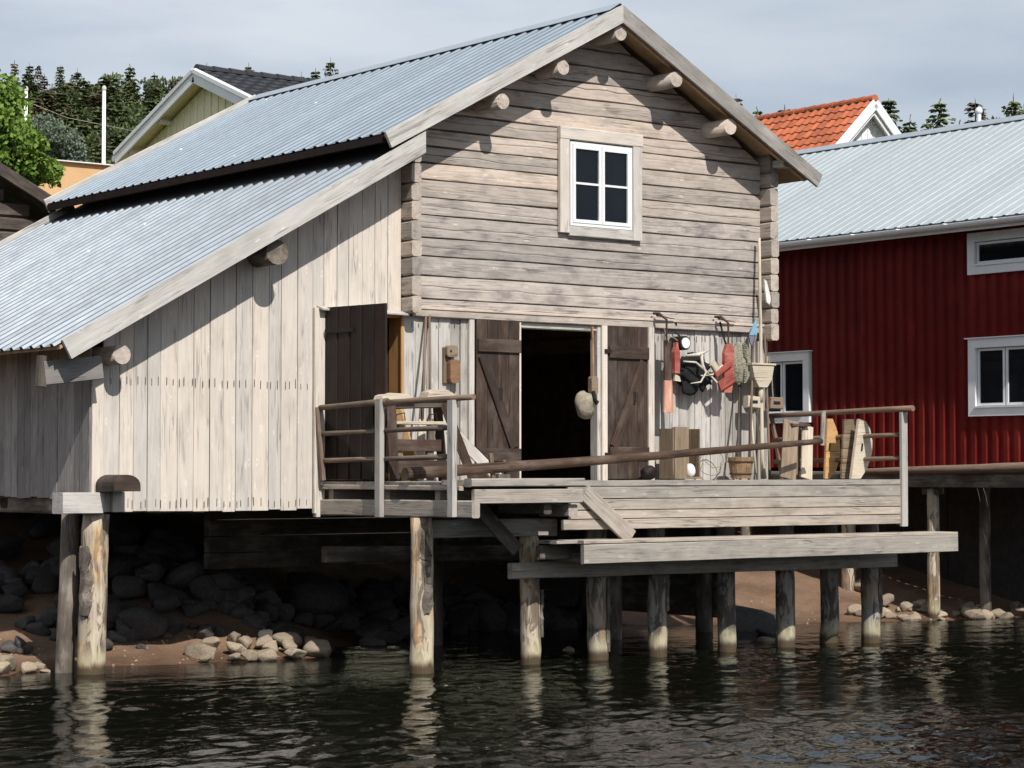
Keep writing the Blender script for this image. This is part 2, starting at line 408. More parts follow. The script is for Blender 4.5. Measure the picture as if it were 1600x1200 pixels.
# ------------------------------------------------------------------ ground, water
shx = [-400, -40, -8, -5, -4, -3.2, -2.4, -1.2, -.5, .3, 2, 4, 5.5, 6.6, 7.9, 8.8, 10.6, 13, 20, 60, 400]
shy = [10, 3, 1.3, .55, .75, .5, .62, .42, .95, 2.0, 2.9, 2.9, 2.2, 1.25, 1.1, .8, .25, -.6, -2.5, -10, -60]
def ground_z(x, y):
    x = np.asarray(x, float); y = np.asarray(y, float)
    d = y - np.interp(x, shx, shy) + .10 * np.sin(x * 2.3) + .05 * np.sin(x * 6.1 + 1)
    steep = np.exp(-((x - .2) / 3.0) ** 2) * (1 / (1 + np.exp(-(y - 1.2) * 2)))
    up = np.where(d < .6, .13 * d, .078 + (.20 + .16 * steep) * (d - .6))
    up = np.minimum(up, 1.55 + .1 * np.tanh((d - 8) * .2))
    z = np.where(d < 0, np.maximum(np.where(d > -.15, .2 * d, -.03 + .6 * (d + .15)), -1.7), up)
    far = np.maximum(y - 14, 0)
    z = z + np.minimum(far * .02, 1.5)
    z = z + 18 * np.exp(-((x - 35) ** 2 / (2 * 35 ** 2) + (y - 128) ** 2 / (2 * 34 ** 2))) * np.clip((y - 20) / 30, 0, 1)
    z = z + np.clip((y - 60) / 200, 0, 1) * 6
    near = (np.abs(x) < 30) & (np.abs(y) < 20)
    z = z + np.where(near, .012 * np.sin(x * 5.1 + y * 3.7) + .008 * np.sin(x * 11.3 - y * 8.1), 0)
    return z
def lines(segs):
    out = []
    for a, b, s in segs: out += list(np.arange(a, b, s))
    return np.array(out + [segs[-1][1]])
def grid(xs, ys, zf):
    X, Y = np.meshgrid(xs, ys); Z = zf(X, Y); nx = len(xs); ny = len(ys)
    V = np.stack([X.ravel(), Y.ravel(), Z.ravel()], 1)
    i = np.arange(ny - 1)[:, None] * nx + np.arange(nx - 1)[None, :]
    F = np.stack([i, i + 1, i + 1 + nx, i + nx], -1).reshape(-1, 4)
    return V, F
def fast_mesh(name, V, F, mat, smooth=True):
    m = bpy.data.meshes.new(name)
    m.vertices.add(len(V)); m.vertices.foreach_set("co", V.astype(np.float32).ravel())
    k = F.shape[1]
    m.loops.add(F.size); m.loops.foreach_set("vertex_index", F.astype(np.int32).ravel())
    m.polygons.add(len(F)); m.polygons.foreach_set("loop_start", np.arange(0, F.size, k, dtype=np.int32))
    m.polygons.foreach_set("loop_total", np.full(len(F), k, dtype=np.int32))
    m.update(calc_edges=True); m.validate()
    if smooth: m.polygons.foreach_set("use_smooth", np.ones(len(F), bool))
    m.materials.append(mat)
    return m
def ground_mat():
    m, nt, b, out = newmat('sand_and_soil'); g = N(nt)
    pos = g.n('ShaderNodeNewGeometry').outputs['Position']
    n1 = g.noise(pos, 1.3, 6, .65); n2 = g.noise(pos, 30, 4, .7); n3 = g.noise(pos, .08, 4)
    c = g.mix(g.ramp(n1, [(.35, 0.0), (.65, 1.0)]), (.15, .09, .058), (.26, .165, .105))
    c = g.mix(1.0, c, g.ramp(n2, [(.3, .72), (.65, 1.0)]), 'MULTIPLY')
    sx = g.n('ShaderNodeSeparateXYZ', {0: pos})
    wet = g.ramp(g.math('ADD', sx.outputs[2], g.math('MULTIPLY', n1, .06)), [(.0, 0.0), (.13, 1.0)])
    c = g.mix(wet, g.mix(1.0, c, (.42, .34, .30), 'MULTIPLY'), c)
    gr = g.mix(g.ramp(n3, [(.4, 0.0), (.6, 1.0)]), (.045, .065, .02), (.07, .09, .03))
    fy = g.n('ShaderNodeMapRange', {0: g.math('ADD', sx.outputs[1], g.math('MULTIPLY', n1, 3.0)), 1: 9.5, 2: 12.0}).outputs[0]
    c = g.mix(fy, c, gr)
    nt.links.new(c, b.inputs['Base Color'])
    rgh = g.n('ShaderNodeMapRange', {0: wet, 3: .55, 4: .95}).outputs[0]; nt.links.new(rgh, b.inputs['Roughness'])
    b.inputs['Specular IOR Level'].default_value = .3
    bp = g.n('ShaderNodeBump', {'Height': n2, 'Strength': .6, 'Distance': .02}); nt.links.new(bp.outputs[0], b.inputs['Normal'])
    return m
gx = lines([(-400, -60, 20), (-60, -16, 4), (-16, 24, .16), (24, 60, 3), (60, 400, 8)])
gy = lines([(-120, -20, 10), (-20, -5, 1.5), (-5, 12, .16), (12, 60, 3), (60, 200, 6), (200, 900, 50)])
V, F = grid(gx, gy, ground_z)
tag(put('ground', fast_mesh('ground', V, F, ground_mat())), 'sandy shore rising from dark water under and behind the buildings', 'ground', kind='structure')

def water_mat():
    m, nt, b, out = newmat('peat_brown_water'); g = N(nt)
    nt.nodes.remove(b)
    pos = g.n('ShaderNodeNewGeometry').outputs['Position']
    mpn = g.n('ShaderNodeMapping', {'Vector': pos, 'Scale': (1.0, 1.6, 1.0), 'Rotation': (0, 0, -.3)}).outputs[0]
    n1 = g.noise(mpn, 9.0, 3, .55)
    bp = g.n('ShaderNodeBump', {'Height': n1, 'Strength': .16, 'Distance': .03})
    fr = g.n('ShaderNodeFresnel', {'IOR': 1.33, 'Normal': bp.outputs[0]}).outputs[0]
    gl = g.n('ShaderNodeBsdfGlossy', {'Color': (.84, .87, .90, 1), 'Roughness': .03, 'Normal': bp.outputs[0]})
    tr = g.n('ShaderNodeBsdfTransparent', {'Color': (.40, .33, .24, 1)})
    df = g.n('ShaderNodeBsdfDiffuse', {'Color': (.012, .014, .007, 1)})
    bd = g.n('ShaderNodeMixShader', {0: .35, 1: tr.outputs[0], 2: df.outputs[0]})
    ms = g.n('ShaderNodeMixShader', {0: fr, 1: bd.outputs[0], 2: gl.outputs[0]})
    nt.links.new(ms.outputs[0], out.inputs['Surface'])
    ab = g.n('ShaderNodeVolumeAbsorption', {'Color': (.34, .22, .10, 1), 'Density': 6.0})
    nt.links.new(ab.outputs[0], out.inputs['Volume'])
    return m
wr = np.random.RandomState(3)
waves = []
for k in range(70):
    lam = .11 * (9.0 ** (wr.rand() ** 1.5)); th = -1.25 + wr.normal() * .75
    waves.append((2 * math.pi / lam * math.cos(th), 2 * math.pi / lam * math.sin(th), wr.rand() * 6.28, lam))
def wave_z(X, Y):
    z = np.zeros_like(X)
    patch = .65 + .45 * np.sin(X * .5 + Y * .8 + .6 * np.sin(Y * .45)) * np.sin(Y * .37 - X * .22 + 1.0)
    calm = np.clip((1.2 - Y) / 5.0, .22, 1.0)
    for kx, ky, ph, lam in waves:
        z += .00125 * lam ** .85 * np.sin(kx * X + ky * Y + ph) * 3.1
    return z * patch * calm
wx = lines([(-160, -20, 14), (-20, -12, .5), (-12, 12, .05), (12, 30, .6), (30, 150, 15)])
wy = lines([(-110, -30, 10), (-30, -13, .4), (-13, 2.0, .05), (2.0, 4, .25), (4, 60, 14)])
V, F = grid(wx, wy, wave_z)
nx, ny = len(wx), len(wy); nb = len(V)
Vb = V.copy(); Vb[:, 2] = -3.0
ring = list(range(nx)) + [nx - 1 + i * nx for i in range(1, ny)] + [(ny - 1) * nx + i for i in range(nx - 2, -1, -1)] + [i * nx for i in range(ny - 2, 0, -1)]
V2 = np.concatenate([V, V[ring] * np.array([1, 1, 0]) + np.array([0, 0, -3.0]), np.array([[0., 0., -3.0]])])
rn = len(ring)
side = np.array([(nb + i, nb + (i + 1) % rn, ring[(i + 1) % rn], ring[i]) for i in range(rn)])
bot = np.array([(nb + rn, nb + (i + 1) % rn, nb + i, nb + i) for i in range(rn)])
wm = bpy.data.meshes.new('water')
allf = [tuple(q) for q in F] + [tuple(q) for q in side] + [tuple(q[:3]) for q in bot]
wm.from_pydata(V2.tolist(), [], allf); wm.polygons.foreach_set("use_smooth", [True] * len(F) + [False] * (len(allf) - len(F)))
wm.materials.append(water_mat()); wm.update()
tag(put('water', wm), 'dark rippled water in front of the boathouse with reflections of the piles', 'water', kind='structure')

# ================================================================== BOATHOUSE
bh = thing('boathouse', (1.0, 4.0, 1.6), 'weathered timber boathouse with log gable, lean-to of vertical planks and corrugated metal roof', 'boathouse')
PXC = 2.57; SM = .535                       # ridge x, main roof slope
def z_main(x): return 7.64 - SM * abs(x - PXC)
SL = .5636
def z_lean(x): return 5.86 + SL * (x + .31)
YB = 7.95
# --- gable logs
def log_course(x0, x1, z0, z1, zroof=None, yf=0.0, th=.15):
    n = max(2, int((x1 - x0) / .3)); h = z1 - z0
    fl = R.uniform(.35, .65) * h; split = (h > .17 and R.random() < .62); cw = R.uniform(.002, .0045) if split else 0.0
    prof = [(th, 0.0), (.04, 0.0), (.002, .010), (-.002, fl - .016), (.0, fl - cw), (.022 if split else -.001, fl), (.0, fl + cw + .0005), (-.002, fl + .016), (.001, h - .009), (.02, h - .002), (th, h - .002)]
    wv = [R.uniform(-.012, .012) for _ in range(n + 1)]
    def xr(z):
        if zroof is None: return x0, x1
        lim = (zroof - z) / SM
        return max(x0, PXC - lim), min(x1, PXC + lim)
    V = []; F = []; k = len(prof)
    ph = R.uniform(0, 9); a1 = R.uniform(.002, .006)
    ox, oz = (x0 + x1) / 2, z0
    for i in range(n + 1):
        t = i / n
        jz0 = a1 * math.sin(ph + i * .9) + R.uniform(-.002, .002); jz1 = a1 * math.sin(ph + 2 + i * .7) + R.uniform(-.002, .002)
        jy = R.uniform(-.003, .003)
        for (py, pz) in prof:
            a, b = xr(z0 + pz)
            if b < a: a = b = (a + b) / 2
            jz = jz0 if pz < .02 else (jz1 if pz > h - .02 else (wv[i] + (t - .5) * .03 * (1 if ph > 4.5 else -1)))
            V.append((a + (b - a) * t - ox, yf + py + jy, pz + jz))
    for i in range(n):
        for j in range(k):
            j2 = (j + 1) % k
            F.append((i*k+j, (i+1)*k+j, (i+1)*k+j2, i*k+j2))
    F.append(tuple(range(k))); F.append(tuple(n*k + j for j in range(k))[::-1])
    return put('log', mesh('log', V, F, M_LOGLOW if z0 < 5.1 else M_LOG), Matrix.Translation((ox, 0, oz)), bh)
zs = [3.95, 4.05, 4.315, 4.54, 4.75, 5.01, 5.21, 5.42, 5.61, 5.80, 6.0, 6.19, 6.38, 6.57, 6.77, 6.97, 7.18, 7.40]
for i in range(len(zs) - 1):
    z0, z1 = zs[i] + .0025, zs[i + 1] - .0025
    zr = 7.48 if z0 > 5.75 else None
    if 4.95 < (z0 + z1) / 2 < 6.10:
        log_course(-.16, 2.02, z0, z1, zr); log_course(3.16, 5.27, z0, z1, zr)
    else:
        log_course(-.16, 5.27, z0, z1, zr)
mb = MB(); mb.prism([(-.15, 3.85), (5.26, 3.85), (5.26, 6.05), (PXC, 7.44), (-.15, 6.05)], 'y', .152, .158)
# backing sheet with window hole
mb = MB()
for (a, b, c, d) in ((-.15, 2.06, 3.85, 6.03), (3.13, 5.26, 3.85, 6.03), (2.06, 3.13, 3.85, 5.0), (2.06, 3.13, 6.03, 6.05)):
    mb.box(a, b, .155, .17, c, d)
mb.prism([(-.1, 6.055), (5.2, 6.055), (PXC, 7.45)], 'y', .155, .17)
mb.build('inner_lining', M_INNER, bh)
board('sill_moulding', (-.17, -.012, 3.892), (5.28, -.012, 3.892), .11, .07, M_LOG, bh, wob=.002)
board('sill_moulding', (-.17, -.035, 3.94), (5.28, -.035, 3.94), .035, .05, M_LOG, bh, wob=.002)

# --- side wall logs, ends stand out at both corners
for side, xc in ((0, -.225), (1, 5.335)):
    z = 3.86 if side == 0 else 3.74
    k = 0
    while z < 5.98:
        h = R.uniform(.19, .235)
        y0 = -.2 + R.uniform(-.012, .02)
        if side == 0 and z + h > 6.05: break
        o = board('log', (xc, y0, z + h / 2), (xc, YB, z + h / 2), h - .012, .13 + R.uniform(-.006, .01), M_LOGEND, bh, face=(-1, 0, 0), bev=.022, wob=.003)
        z += h; k += 1
# flattened wall plate ends under the eaves
board('wall_plate', (5.42, -.38, 6.0), (5.42, YB, 6.0), .20, .10, M_BARGE, bh, face=(0, 0, 1))
board('wall_plate', (-.22, -.18, 6.0), (-.22, YB, 6.0), .14, .08, M_UNDER, bh, face=(0, 0, 1))

# --- lower wall: vertical planks
def planks(x0, x1, zb, zt, w, y, mat, t=.025, jz=.012, name='plank'):
    x = x0; i = 0
    n = max(1, round((x1 - x0) / w)); ws = [R.uniform(.82, 1.18) for _ in range(n)]; s = (x1 - x0) / sum(ws)
    for q in ws:
        ww = q * s; xc = x + ww / 2
        top = zt(xc) if callable(zt) else zt
        b = zb + R.uniform(-jz, jz)
        yy = y + R.choice((0, 0, .006, -.006)) + R.uniform(-.002, .002)
        board(name, (xc, yy, b), (xc, yy, top), ww - .006, t, mat, bh, wob=.0015, bev=.003)
        x += ww; i += 1
planks(-.27, .72, 1.97, 3.845, .165, .03, M_PLANK2)
planks(.72, 1.36, 1.97, 3.845, .16, .035, M_PLANK2)
planks(2.69, 3.34, 1.97, 3.845, .16, .035, M_PLANK2)
planks(3.34, 5.20, 1.97, 3.845, .13, .03, M_PLANK2)
board('corner_board', (5.28, .0, 1.75), (5.28, .0, 3.74), .155, .05, M_PLANK2, bh)
board('corner_board', (5.37, .09, 1.75), (5.37, .09, 3.74), .2, .03, M_PLANK2, bh, face=(1, 0, 0))
board('door_post', (3.385, -.03, 1.97), (3.385, -.03, 3.845), .095, .06, M_PLANK, bh)
board('door_post', (.67, -.01, 1.97), (.67, -.01, 3.845), .075, .05, M_PLANK, bh)
board('door_jamb', (2.645, -.005, 1.97), (2.645, -.005, 3.84), .085, .11, M_PLANK, bh)
board('door_jamb', (2.58, .05, 1.97), (2.58, .05, 3.84), .05, .14, M_PLANK2, bh)
board('door_jamb', (1.375, .03, 1.97), (1.375, .03, 3.84), .03, .12, M_PLANK, bh)
board('door_lintel', (1.36, .06, 3.80), (2.60, .06, 3.80), .07, .12, M_PLANK2, bh)
# tiny saw kerfs at the plank tops
def kerfs(x0, x1, z, y, parent, n, ln):
    mb = MB()
    for i in range(n):
        x = x0 + (x1 - x0) * (i + R.uniform(.2, .8)) / n; dz = R.uniform(-.012, .012); l = ln * R.uniform(.7, 1.2)
        mb.box(x - .0025, x + .0025, y - .001, y + .002, z + dz, z + dz + l)
    o = mb.build('saw_kerfs', M_BLACK, parent); tag(o, kind='stuff')
kerfs(-.2, .65, 3.72, .009, bh, 10, .06); kerfs(3.45, 5.15, 3.70, .009, bh, 26, .07)

# --- lean-to front wall
def zt_lean(x): return z_lean(x) - .13
planks(-4.02, -1.47, 1.66, zt_lean, .178, .03, M_PLANK, jz=.014)
planks(-1.47, -.29, 3.86, zt_lean, .18, .03, M_PLANK)
board('corner_board', (-4.085, .012, 1.86), (-4.085, .012, 3.05), .13, .04, M_PLANK, bh)
kerfs(-3.95, -1.5, 2.98, .009, bh, 32, .085); kerfs(-3.95, -1.5, 1.70, .009, bh, 30, .085)
board('door_post', (-1.40, .0, 1.62), (-1.40, .0, 3.88), .135, .06, M_PLANK, bh)
board('drip_board', (-1.42, -.05, 3.875), (-.26, -.05, 3.865), .13, .022, M_BARGE, bh, face=(0, -.3, 1), wob=.006)
board('door_jamb', (-.255, .155, 1.97), (-.255, .155, 3.84), .26, .05, M_FRESH, bh, face=(-1, 0, 0))
board('door_jamb', (-.275, .02, 1.97), (-.275, .02, 3.84), .035, .03, M_FRESH, bh)
board('door_jamb', (-1.33, .12, 1.97), (-1.33, .12, 3.84), .2, .05, M_FRESH, bh, face=(1, 0, 0))
board('door_lintel', (-1.33, .12, 3.85), (-.25, .12, 3.85), .06, .16, M_FRESH, bh)
# lean-to side wall (its shade is deepened in the plank colour)
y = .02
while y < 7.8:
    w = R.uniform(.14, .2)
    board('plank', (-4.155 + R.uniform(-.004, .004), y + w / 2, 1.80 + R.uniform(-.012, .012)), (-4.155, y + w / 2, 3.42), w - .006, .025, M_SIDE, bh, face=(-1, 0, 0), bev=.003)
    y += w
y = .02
while y < 7.8:
    w = R.uniform(.16, .22)
    board('plank', (5.36, y + w / 2, 1.75), (5.36, y + w / 2, 3.75), w - .006, .025, M_PLANK2, bh, face=(1, 0, 0), bev=.003); y += w
for i in range(7):
    board('foundation_board', (5.22, .62, .28 + i * .2), (5.22, 7.8, .28 + i * .2), .199, .05, M_POSTD, bh, face=(1, 0, 0))
MB().box(5.30, 5.33, .1, 7.7, 1.9, 6.0).build('inner_lining', M_INNER, bh)
# rear wall and floor, interior lining
mb = MB(); mb.prism([(-4.14, 1.7), (5.3, 1.7), (5.3, 6.0), (PXC, 7.4), (-.3, 5.75), (-4.14, 3.3)], 'y', 7.7, 7.74); mb.build('rear_wall', M_INNER, bh)
mb = MB()
for i in range(27):
    mb.box(-4.1, 5.3, .18 + i * .28, .18 + i * .28 + .272, 1.90, 1.95)
o = mb.build('floor_boards', M_INNER, bh); tag(o, kind='stuff')
for yy in (.25, 2.2, 4.4, 6.6, 7.6):
    board('floor_beam', (-4.1, yy, 1.78), (5.3, yy, 1.78), .22, .2, M_POSTD, bh)
board('partition_wall', (-.3, .3, 2.9), (-.3, 7.6, 2.9), 1.85, .03, M_INNER, bh, face=(-1, 0, 0))
# blocks at the lean-to corner
board('sill_beam', (-4.52, .02, 1.755), (-4.06, .02, 1.755), .215, .24, M_PLANK2, bh, face=(0, -1, 0), bev=.006)
board('sill_beam', (-4.0, .16, 1.72), (-4.0, 7.6, 1.72), .18, .2, M_POSTD, bh, face=(-1, 0, 0))
mb = MB(); pr = [(-.15, 0), (.15, 0), (.15, .06)] + [(.15 * math.cos(a), .06 + .11 * math.sin(a)) for a in np.linspace(.3, 2.84, 9)] + [(-.15, .06)]
mb.prism([(x - 3.96, z + 1.875) for x, z in pr], 'y', -.42, .0); mb.build('sill_log_end', M_POLE, bh)
board('corner_board', (-3.86, -.02, 1.66), (-3.86, -.02, 1.87), .14, .05, M_PLANK, bh)
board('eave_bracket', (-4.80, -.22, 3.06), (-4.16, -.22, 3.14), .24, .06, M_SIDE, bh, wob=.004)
board('eave_bracket', (-4.82, -.2, 2.93), (-4.80, -.2, 3.24), .1, .09, M_POSTD, bh, face=(0, -1, 0))
# purlins
for i, (px_, pz_, r_) in enumerate(((PXC, 7.325, .09), (3.45, 6.86, .095), (4.36, 6.365, .10), (1.70, 6.82, .088), (.80, 6.33, .09))):
    pole('purlin', (px_, -.445 + R.uniform(-.012, .012), pz_), (px_, YB, pz_), r_, r_ * 1.05, M_LOG, bh, n=14, wob=.002, segl=1.0)
pole('purlin', (-2.18, -.40, 4.42), (-2.18, YB, 4.42), .135, .14, M_POSTD, bh, n=16, wob=.004, segl=1.0)
pole('purlin', (-3.97, -.30, 3.27), (-3.97, YB, 3.27), .10, .12, M_LOG, bh, n=12, wob=.01, segl=1.0)
# --- roofs
def corr(x_t, z_t, x_b, z_b, y0, wid, pitch=.235, rib=.055, foot=.025, ht=.028, sgn=1):
    """one trapezoid sheet of the slope from (x_t,z_t) down to (x_b,z_b)"""
    n = int(round(wid / pitch)); yy = []; hh = []
    for i in range(n):
        a = y0 + i * pitch
        yy += [a, a + foot * .5, a + foot * .5 + rib, a + foot + rib]; hh += [0, ht, ht, 0]
    yy.append(y0 + n * pitch); hh.append(0)
    nrm = Vector((z_t - z_b, 0, -(x_t - x_b))) if x_t < x_b else Vector((-(z_t - z_b), 0, (x_t - x_b)))
    nrm.normalize()
    if nrm.z < 0: nrm = -nrm
    V = []
    for (x, z, s) in ((x_t, z_t, 0), (x_b, z_b, 0)):
        for a, h in zip(yy, hh): V.append((x - x_t + nrm.x * h, a - y0, z - z_t + nrm.z * h))
    m = len(yy); base = len(V)
    for (x, z) in ((x_t, z_t), (x_b, z_b)):
        for a, h in zip(yy, hh): V.append((x - x_t + nrm.x * (h - .003), a - y0, z - z_t + nrm.z * (h - .003)))
    F = [(i, i + 1, m + i + 1, m + i) for i in range(m - 1)]
    F += [(base + i, base + m + i, base + m + i + 1, base + i + 1) for i in range(m - 1)]
    F += [(m + i, m + i + 1, base + m + i + 1, base + m + i) for i in range(m - 1)]
    return V, F
def sheet_roof(parent, mat, x_t, z_t, x_b, z_b, y0, y1, label=None, **k):
    W_ = .94; n = int(round((y1 - y0) / W_))
    pitch = (y1 - y0) / n / 4
    V, F = corr(x_t, z_t, x_b, z_b, 0, pitch * 4, pitch=pitch, **k)
    me = mesh('roof_sheet', V, F, mat)
    for i in range(n):
        put('roof_sheet', me, Matrix.Translation((x_t, y0 + i * pitch * 4, z_t + (i % 2) * .0015)), parent)
def roof_part(parent, loc): 
    mb = MB(); return mb
# underlay decks double as soffit; they are the roof part, sheets hang under it
def deck(name, x_t, z_t, x_b, z_b, y0, y1, th, parent, mat):
    mb = MB()
    s = (z_t - z_b) / abs(x_t - x_b)
    mb.prism([(x_t, z_t), (x_b, z_b), (x_b, z_b - th), (x_t, z_t - th)], 'y', y0, y1)
    return mb.build(name, mat, parent)
OV = .03
rf1 = deck('roof', PXC - .01, z_main(PXC) - OV, -.80, z_main(-.80) - OV, -.455, YB, .035, bh, M_UNDER)
rf2 = deck('roof', PXC + .01, z_main(PXC) - OV, 5.84, z_main(5.84) - OV, -.455, YB, .035, bh, M_UNDER)
rf3 = deck('roof', -.30, z_lean(-.30) - OV, -4.74, z_lean(-4.74) - OV, -.455, YB, .035, bh, M_UNDER)
sheet_roof(rf1, M_ROOF, PXC - .02, z_main(PXC) - .012, -.83, z_main(-.83) - .003, -.448, YB, ht=.017)
sheet_roof(rf2, M_ROOF, PXC + .02, z_main(PXC) - .012, 5.88, z_main(5.88) - .003, -.448, YB)
sheet_roof(rf3, M_ROOFL, -.98, z_lean(-.98) - .004, -4.80, z_lean(-4.80) - .004, -.448, YB)
mb = MB(); mb.prism([(-1.05, z_lean(-1.05) - .024), (-.31, z_lean(-.31) - .024), (-.31, z_lean(-.31) - .029), (-1.05, z_lean(-1.05) - .029)], 'y', -.44, YB); mb.build('gap_shade_sheet', M_BLACK, bh)  # black sheet standing in for the shade between the two roofs
mb = MB(); mb.prism([(-.17, .038 - .17 * SM * 1.0 + .0), (0, .055), (.17, .038 - .17 * SM), (.17, .033 - .17 * SM), (0, .048), (-.17, .033 - .17 * SM)], 'y', -.44, YB + .02)
mb.v = [(x + PXC, y_, z + 7.64) for x, y_, z in mb.v]; mb.build('ridge_cap', M_GALV, bh)
# dark flashing strip below the main eave
mb = MB(); mb.prism([(-.84, 5.80), (-.815, 5.80), (-.80, 5.72), (-.83, 5.72)], 'y', -.4, YB); mb.build('eave_board', M_TARRED, bh)
for i in range(9):
    yy = -.2 + i * .95
    board('rafter_tail', (-.74, yy, 5.79), (-.1, yy, 6.13), .09, .06, M_TARRED2, bh, face=(0, -1, 0))
for i in range(6):
    yy = -.33 + i * 1.6
    board('rafter', (5.75, yy, z_main(5.75) - .11), (PXC + .1, yy, z_main(PXC + .1) - .11), .07, .06, M_UNDER, bh, face=(0, -1, 0))
# barge boards
bt = .19
def barge(x0, z0, x1, z1, y, h, mat, nm='barge_board', cut=None):
    mb = MB(); dx, dz = x1 - x0, z1 - z0; L = math.hypot(dx, dz); nxn, nzn = -dz / L, dx / L
    if nzn > 0: nxn, nzn = -nxn, -nzn
    M, L = frame((x0, y, z0), (x1, y, z1), (0, -1, 0))
    b = M.inverted()
    pts = [Vector((x0, y, z0)), Vector((x1, y, z1))] + cut(x0, z0, x1, z1, nxn, nzn, y)
    lp = [b @ p for p in pts]
    V = [(p.x, p.y, -.02) for p in lp] + [(p.x, p.y, .02) for p in lp]; n = len(lp)
    F = [tuple(range(n)), tuple(range(n, 2 * n))[::-1]] + [(i, (i + 1) % n, n + (i + 1) % n, n + i) for i in range(n)]
    return put(nm, mesh(nm, V, F, mat), M, bh)
# left main: square cut at the eave, plumb cut at the peak
barge(PXC, z_main(PXC) + .018, -.86, z_main(-.86) + .018, -.48, .24, M_BARGE,
      cut=lambda x0, z0, x1, z1, nx_, nz_, y: [Vector((x1 + .19 * .47, y, z1 - .19 * .88)), Vector((x0, y, z0 - .19 * 1.13))])
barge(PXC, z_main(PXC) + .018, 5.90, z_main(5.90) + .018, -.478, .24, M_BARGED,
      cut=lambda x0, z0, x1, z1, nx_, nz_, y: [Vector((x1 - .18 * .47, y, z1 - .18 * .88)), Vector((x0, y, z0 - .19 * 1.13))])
barge(-.31, z_lean(-.31) + .018, -4.73, z_lean(-4.73) + .018, -.476, .24, M_BARGE,
      cut=lambda x0, z0, x1, z1, nx_, nz_, y: [Vector((x1 + .21 * .49, y, z1 - .21 * .87)), Vector((x0, y, z0 - .21 * 1.15))])
# rear barge boards (thin pale strip seen over the far edge)
board('barge_board', (PXC, YB + .02, 7.60), (-.84, YB + .02, 5.78), .2, .04, M_BARGE, bh, face=(0, 1, 0))
board('barge_board', (-.4, YB + .02, z_lean(-.4) - .04), (-4.75, YB + .02, z_lean(-4.75) - .04), .2, .04, M_BARGE, bh, face=(0, 1, 0))

# --- window
wx0, wx1, wz0, wz1 = 2.11, 3.08, 5.02, 6.03
win = MB()
win.box(wx0, wx0 + .035, -.055, .10, wz0, wz1).box(wx1 - .035, wx1, -.055, .10, wz0, wz1)
win.box(wx0 + .035, wx1 - .035, -.055, .10, wz0, wz0 + .035).box(wx0 + .035, wx1 - .035, -.055, .10, wz1 - .035, wz1)
win = win.build('window', M_WHITE, bh)
board('trim', (2.025, -.035, 4.93), (2.025, -.035, 6.05), .145, .06, M_PLANK, win)
board('trim', (3.165, -.035, 4.90), (3.165, -.035, 6.05), .145, .06, M_PLANK, win)
board('trim', (1.95, -.038, 6.125), (3.245, -.038, 6.125), .15, .062, M_PLANK, win)
board('sill', (2.10, -.03, 4.955), (3.09, -.03, 4.955), .12, .05, M_PLANK2, win)
xm = (wx0 + wx1) / 2
for a, b in ((wx0 + .038, xm - .003), (xm + .003, wx1 - .038)):
    s_ = MB(); e = .042; y0, y1 = -.062, -.02; za, zb = wz0 + .038, wz1 - .038; zm = (za + zb) / 2 + .01
    s_.box(a, a + e, y0, y1, za, zb).box(b - e, b, y0, y1, za, zb)
    s_.box(a + e, b - e, y0, y1, za, za + e).box(a + e, b - e, y0, y1, zb - e, zb).box(a + e, b - e, y0 + .006, y1, zm - .013, zm + .013)
    s_.build('sash', M_WHITE, win)
    for (c, d) in ((za + e, zm - .013), (zm + .013, zb - e)):
        MB().box(a + e - .004, b - e + .004, -.038, -.033, c - .004, d + .004).build('pane', M_GLASS, win)
MB().box(2.86, 3.05, .03, .045, 5.07, 5.98).build('curtain', plain('pale_curtain', (.45, .47, .50), .9, mott=.2), win)

# --- doors
def leaf(p_h, p_e, z0, z1, n, mat, mat2, th=.03, out=(0, -1, 0), diag=None, lb=None):
    """door leaf: planks between hinge and edge points, battens on its out side"""
    ph = Vector((p_h[0], p_h[1], z0)); pe = Vector((p_e[0], p_e[1], z0)); d = (pe - ph); W_ = d.length; d.normalize()
    o3 = Vector(out); o3 = (o3 - d * o3.dot(d)).normalized()
    root = board('door', ph + d * (W_ / n / 2), ph + d * (W_ / n / 2) + Vector((0, 0, z1 - z0)), W_ / n - .004, th, mat, bh, face=out, bev=.003)
    for i in range(1, n):
        c = ph + d * (W_ / n * (i + .5))
        board('plank', c, c + Vector((0, 0, z1 - z0 - R.uniform(0, .01))), W_ / n - .004, th, mat, root, face=out, bev=.003)
    off = o3 * (th / 2 + .0155)
    for zb in lb or ():
        board('batten', ph + off + d * .01 + Vector((0, 0, zb - z0)), pe + off - d * .0 + Vector((0, 0, zb - z0)), .15, .03, mat2, root, face=out, bev=.004)
    if diag:
        a, b = diag
        board('brace', ph + off * .98 + d * (W_ * a[0]) + Vector((0, 0, a[1] - z0)), ph + off * .98 + d * (W_ * b[0]) + Vector((0, 0, b[1] - z0)), .12, .028, mat2, root, face=out, bev=.004)
    return root
dA = leaf((-1.33, -.045), (-1.175, -1.0), 1.99, 3.885, 5, M_TARRED, M_TARRED, out=(-1, -.1, 0))
tag(dA, 'black tarred plank door swung open towards the water')
for zz in (3.62, 2.22):
    board('strap_hinge', (-1.36, -.06, zz), (-1.285, -.50, zz), .045, .012, M_IRON, dA, face=(-1, -.16, 0))
d1 = leaf((.725, -.028), (1.355, -.028), 1.99, 3.875, 4, M_TARRED2, M_TARRED2, lb=(3.54, 2.27), diag=((.12, 3.42), (.86, 2.36)))
tag(d1, 'dark brown door leaf folded back left of the doorway')
d2 = leaf((2.70, -.028), (3.33, -.028), 1.99, 3.875, 4, M_TARRED2, M_TARRED2, lb=(3.52, 2.30), diag=((.88, 3.42), (.12, 2.38)))
